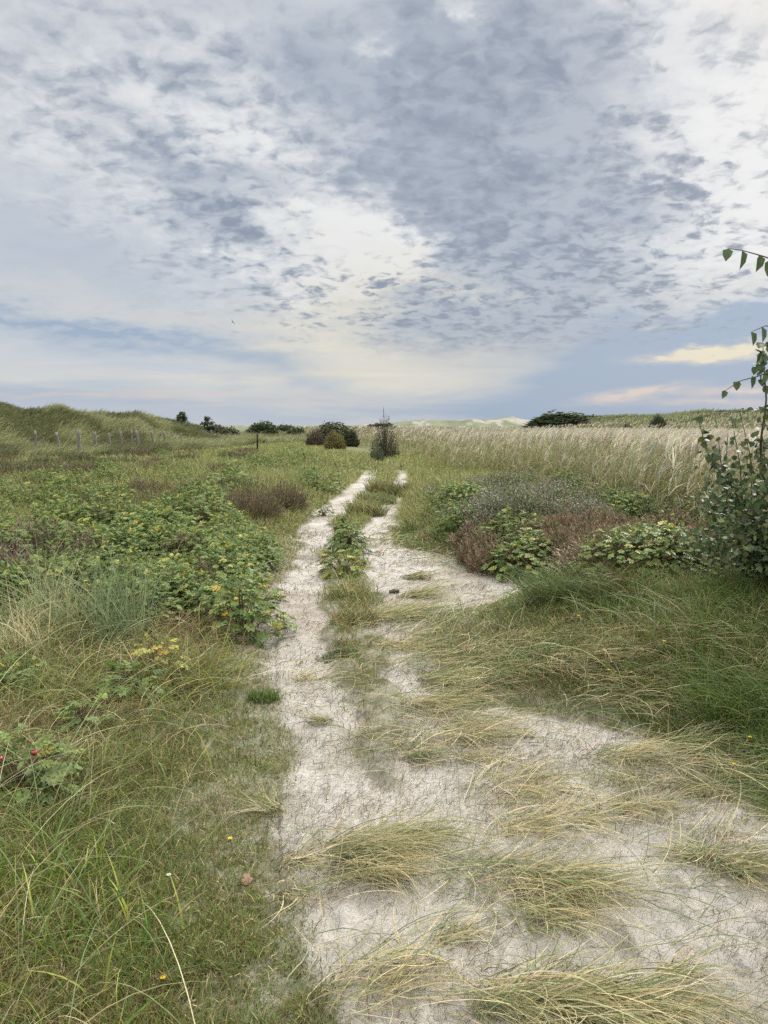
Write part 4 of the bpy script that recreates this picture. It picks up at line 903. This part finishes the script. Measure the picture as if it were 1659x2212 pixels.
far_bush('low dark end of the long ridge bush', 1240, 1305, 899, 915, 112, DG, 311, .26, 700)
far_bush('dark upright bush on the right ridge', 1402, 1434, 888, 925, 85, DG, 312, .2, 600)
far_bush('small brown bush in the reeds left of the upright one', 1340, 1362, 900, 930, 80, DB, 313, .18, 300)
far_bush('round green bush behind the poplar shoots', 1555, 1610, 898, 955, 45, DG+OR, 314, .12, 800)
far_bush('small round bush at the edge of the reeds, half way along the ridge', 1245, 1275, 907, 925, 100, DB, 315, .22, 300)
far_bush('dark bush where the left dune runs out', 447, 500, 911, 930, 70, DG+DB, 316, .18, 700)
far_bush('low bush right of the little conifer', 480, 520, 916, 928, 75, DG, 317, .18, 400)
def scrub_tree(label, u, vtop, vbase, dist, lean, seed):
    x = (u-829.5)/FPX*dist; z = float(terrain(x, dist)); zt = CAM_H+(917-vtop)*dist/FPX; H = zt-z
    root = thing('conifer', label, 'tree', (x, dist, z-.05)); T = MB(); F = MB()
    P = [np.array([lean*H*t*t, 0, H*t]) for t in np.linspace(0, 1, 6)]; tube(T, P, np.linspace(.09, .02, 6), (.08, .065, .05)); T.build('trunk', M_WOODY, root)
    for i in range(16):
        t = random.uniform(.3, 1); p = P[min(int(t*5), 4)]; a = random.uniform(0, 6.28); ln = (1.15-t)*H*.7
        tip = p+np.array([math.cos(a)*ln+lean*.5, math.sin(a)*ln, random.uniform(.0, .25)*H*.4]); k = 46; f = rng.random((k, 1))
        q = p*(1-f)+tip*f+rng.normal(0, .07, (k, 3)); leaves(F, q, rng.normal(0, 1, (k, 3))+[0, 0, .3], rng.normal(0, 1, (k, 3)), .22, .09, pal(DG, k))
    F.build('crown', M_LEAF, root)
scrub_tree('wind-bent little conifer on the crest of the left dune', 385, 889, 903, 72, .5, 1)
scrub_tree('pointed little conifer at the end of the left dune', 452, 896, 915, 70, -.1, 2)

# ------------------------------------------------------------------ fence posts
def post(label, u, vtop, vbase, w, dist, tilt=0, dark=False, seed=0):
    x = (u-829.5)/FPX*dist; z = float(terrain(x, dist)); zt = CAM_H+(917-vtop)*dist/FPX; H = zt-z+.1; rw = w/FPX*dist/2
    B = MB(); n = 9; k = 8; rs = np.random.default_rng(seed+5); pts = []; ang = np.arange(k)*6.28/k; prof = rs.uniform(.75, 1.15, k); V = []
    for i in range(n):
        t = i/(n-1); cx = tilt*H*t+rs.normal(0, .004); rad = rw*(1.08-.2*t)*prof*(1+rs.normal(0, .04, k))
        zz = np.full(k, H*t)+(rs.uniform(-.06, .04, k) if i == n-1 else 0); V.append(np.stack([cx+rad*np.cos(ang), rad*np.sin(ang)*.8, zz], -1))
    V.append(np.stack([tilt*H+V[-1][:, 0]*.15, V[-1][:, 1]*.15, V[-1][:, 2]-.02], -1)); V = np.array(V)
    Q = [[i*k+j, i*k+(j+1) % k, (i+1)*k+(j+1) % k, (i+1)*k+j] for i in range(n) for j in range(k)]
    B.add(V, Q, (.3, .3, .3)); o = B.build('fence_post', M_POST if not dark else M_WOODY); o.location = (x, dist, z-.1)
    if dark:
        me = o.data; me.color_attributes['Col'].data.foreach_set('color', np.tile([.03, .03, .03, 1], len(me.vertices)).astype(np.float32))
    tag(o, label, 'post', None if dark else 'weathered fence posts in the meadow'); return o
PO = [('leftmost weathered fence post, knobbly and dark-topped', 79, 931, 964, 6.5, 33, .02), ('very thin stake between the first two fence posts', 98, 944, 957, 2.2, 34, 0), ('leaning grey fence post, second sturdy one from the left', 132, 934, 958, 6.5, 35, -.12),
      ('tallest and widest fence post, pale grey', 173, 929, 963, 8, 32, .0), ('dark grey fence post right of the tallest one', 210, 933, 955, 6, 37, -.05), ('thin pale fence post, fifth sturdy one from the left', 240, 935, 954, 5, 39, -.04),
      ('thin fence post with bright top, sixth from the left', 267, 931, 953, 5.5, 40, -.06), ('dark thin fence post in front of the dune foot', 287, 929, 950, 4, 43, .0), ('wide pale fence post where the row begins to fade', 303, 929, 949, 7, 42, -.1),
      ('pale leaning fence post, ninth in the row', 336, 930, 945, 5, 46, -.15), ('small grey fence post far along the row', 349, 932, 944, 4, 50, 0), ('dark leaning fence post far along the row', 362, 932, 946, 4.5, 49, -.15),
      ('tiny fence post near the far end of the row', 374, 935, 946, 3.5, 54, 0), ('stubby fence post near the far end of the row', 394, 935, 945, 3.5, 56, 0), ('second to last visible fence post of the row', 440, 930, 940, 3, 60, .0), ('last visible fence post of the row', 458, 929, 939, 3, 62, .0)]
for i, (lb, u, a, b, w, d, t) in enumerate(PO): post(lb, u, a, b, w, d, t, seed=i)
post('short black marker post alone in the meadow left of the path', 557, 936, 948, 3.8, 42, 0, True, 40)

# ------------------------------------------------------------------ small things
def stick(label, pts, r, col, name='driftwood_stick', cat='stick', twigs=0):
    W = [np.array(hit(u, v)) for u, v in pts]; o0 = W[0].copy(); n = 14; t = np.linspace(0, len(W)-1, n); i = np.clip(t.astype(int), 0, len(W)-2); f = (t-i)[:, None]; W = np.array(W)
    P = W[i]*(1-f)+W[i+1]*f; P[:, 2] = terrain(P[:, 0], P[:, 1])+r*.8+np.abs(np.sin(t*2.2))*r*1.2; P += rng.normal(0, r*.25, P.shape); P -= o0
    B = MB(); tube(B, P, np.linspace(r, r*.5, n)*U(.8, 1.2, n), col, 6)
    for q in range(twigs):
        j = random.randrange(3, n-2); a = random.uniform(-1, 1); ln = random.uniform(.05, .12); tube(B, [P[j], P[j]+[ln*math.cos(a), ln*math.sin(a), .012], P[j]+[ln*1.8*math.cos(a+.3), ln*1.8*math.sin(a+.3), .006]], [r*.5, r*.35, r*.2], col, 4)
    tag(B.build(name, M_WOODY, origin=tuple(o0)), label, cat)
stick('reddish brown stick lying on the bare sand at lower right', [(1345, 2028), (1395, 2018), (1447, 2008), (1453, 2014)], .007, (.26, .15, .08), twigs=2)
stick('dark stick under the clumps on the right side of the sand', [(1330, 1878), (1370, 1872), (1420, 1862)], .005, (.09, .07, .055), twigs=1)
stick('dark branch reaching over the left rut from the thicket', [(655, 1133), (685, 1142), (715, 1146)], .014, (.06, .05, .045), twigs=3)
stick('forked dark twig beside the middle strip', [(785, 1222), (810, 1235), (835, 1243)], .010, (.08, .065, .05), twigs=4)
stick('long thin root crossing the right rut', [(800, 1295), (860, 1302), (925, 1300)], .009, (.13, .10, .08), twigs=3)
stick('short dark twig in the right rut below the straw mat', [(965, 1512), (980, 1518), (1003, 1516)], .005, (.09, .07, .06), twigs=2)
stick('thin root lying across the widest sand patch', [(790, 1205), (870, 1208), (940, 1200)], .006, (.12, .1, .08), twigs=2)
stick('thin dark twig on the sand in the middle', [(1010, 1745), (1050, 1738), (1090, 1728)], .004, (.12, .09, .07), twigs=2)
x, y, z = hit(852, 1281); B = MB(); ball(B, (0, 0, .015), .055, .03, .022, (.09, .07, .055), 10, 7, .14); o = B.build('bark_piece', M_WOODY); o.location = (x, y, z); tag(o, 'dark lump of bark on the sand of the right rut', 'bark')
x, y, z = hit(520, 1913); B = MB(); a = np.array([[0, 0, .02]]); leaves(B, a, np.array([[1., .2, .15]]), np.array([[.1, -.3, 1]]), .045, .035, (.27, .16, .10), fold=-.5); leaves(B, a+[.01, .01, .004], np.array([[.6, .8, .1]]), np.array([[.3, -.2, 1]]), .03, .025, (.24, .145, .09), fold=-.4)
o = B.build('dead_leaf', M_LEAF); o.location = (x, y, z); tag(o, 'curled reddish brown dead leaf at the border of turf and sand', 'leaf')
FL = [('yellow flower on the turf beside the sand, left of the middle clumps', 497, 1811, .011, .03), ('yellow flower in the deep grass near the right edge', 1620, 1592, .011, .10), ('yellow flower just below the one near the right edge', 1585, 1650, .010, .09), ('small yellow flower in the middle of the right bank', 1435, 1385, .012, .14),
      ('yellow flower in the short grass right of the straw mat', 1315, 1447, .011, .08), ('pale yellow flower beside the one in the short grass', 1363, 1452, .009, .08), ('yellow flower on the slope below the drooping tussock', 1250, 1330, .013, .14), ('small yellow flower higher up on the bank', 1160, 1272, .012, .1),
      ('orange-yellow flower hidden in the turf at lower left', 352, 2112, .009, .05), ('yellow flower beside the orange-leaved rose shoot', 383, 1403, .013, .22), ('white flower head in the turf at lower left', 365, 1890, .010, .05), ('tiny yellow flower in the long grass at the upper left', 185, 1255, .014, .5)]
for i, (lb, u, v, s, h) in enumerate(FL):
    x, y, z = hit(u, v, h); root = thing('flower', lb, 'flower', (x, y, z-.01), 'small wild flowers'); B = MB(); wht = 'white' in lb
    k = 6; a = np.arange(k)*6.28/k+i; p = np.tile([0, 0, h+.01], (k, 1)); leaves(B, p, np.stack([np.cos(a), np.sin(a), np.full(k, .35)], -1), np.tile([0, 0, 1.], (k, 1))+rng.normal(0, .05, (k, 3)), s, s*.75, (.7, .68, .6) if wht else (.75, .56, .03), fold=.1)
    leaves(B, p-[0, 0, .001], np.stack([np.cos(a+.5), np.sin(a+.5), np.full(k, .9)], -1), np.tile([0, 0, 1.], (k, 1))+rng.normal(0, .05, (k, 3)), s*.6, s*.4, (.6, .58, .5) if wht else (.65, .42, .02))
    B.build('petals', M_FLOWER, root); B = MB(); tube(B, [(0, 0, 0), (.005, 0, h*.5), (0, 0, h+.01)], [.0014, .0012, .001], (.08, .12, .04), 4); B.build('stem', M_GRASS, root)

# ------------------------------------------------------------------ gulls far off
def bird(label, u, v, dist, span, bank, seed):
    loc = unproj(u, v, dist); B = MB(); c = (.10, .105, .115)
    P = np.array([[-.32, 0, 0], [-.2, 0, .01], [0, 0, .015], [.16, 0, .01], [.24, 0, 0.0]])*span; tube(B, P, np.array([.012, .05, .06, .035, .012])*span, c, 8)
    root = thing('gull', label, 'bird', loc); root.rotation_euler = (bank, .1, D(65)); B.build('body', M_FEATHER, root, smooth=True)
    for s in (-1, 1):
        B = MB(); W = []
        for t, ch, zz, sw in ((0, .13, 0, 0), (.18, .14, .07, .02), (.34, .11, .08, .0), (.5, .02, .03, -.12)):
            yy = s*t*span; W += [[(sw+ch*.5)*span, yy, zz*span+.008*span], [(sw-ch*.5)*span, yy, zz*span], [(sw-ch*.5)*span, yy, zz*span-.01*span], [(sw+ch*.5)*span, yy, zz*span-.01*span]]
        W = np.array(W); Q = [[i*4+j, i*4+(j+1) % 4, (i+1)*4+(j+1) % 4, (i+1)*4+j] for i in range(3) for j in range(4)]+[[12, 13, 14, 15]]
        B.add(W, Q, c); B.build('wing', M_FEATHER, root)
bird('gull flying left of centre, below the mottled clouds', 503, 696, 110, 1.05, .9, 1)
bird('tiny distant bird gliding over the middle of the pale cloud band', 914, 752, 230, 1.1, .3, 2)
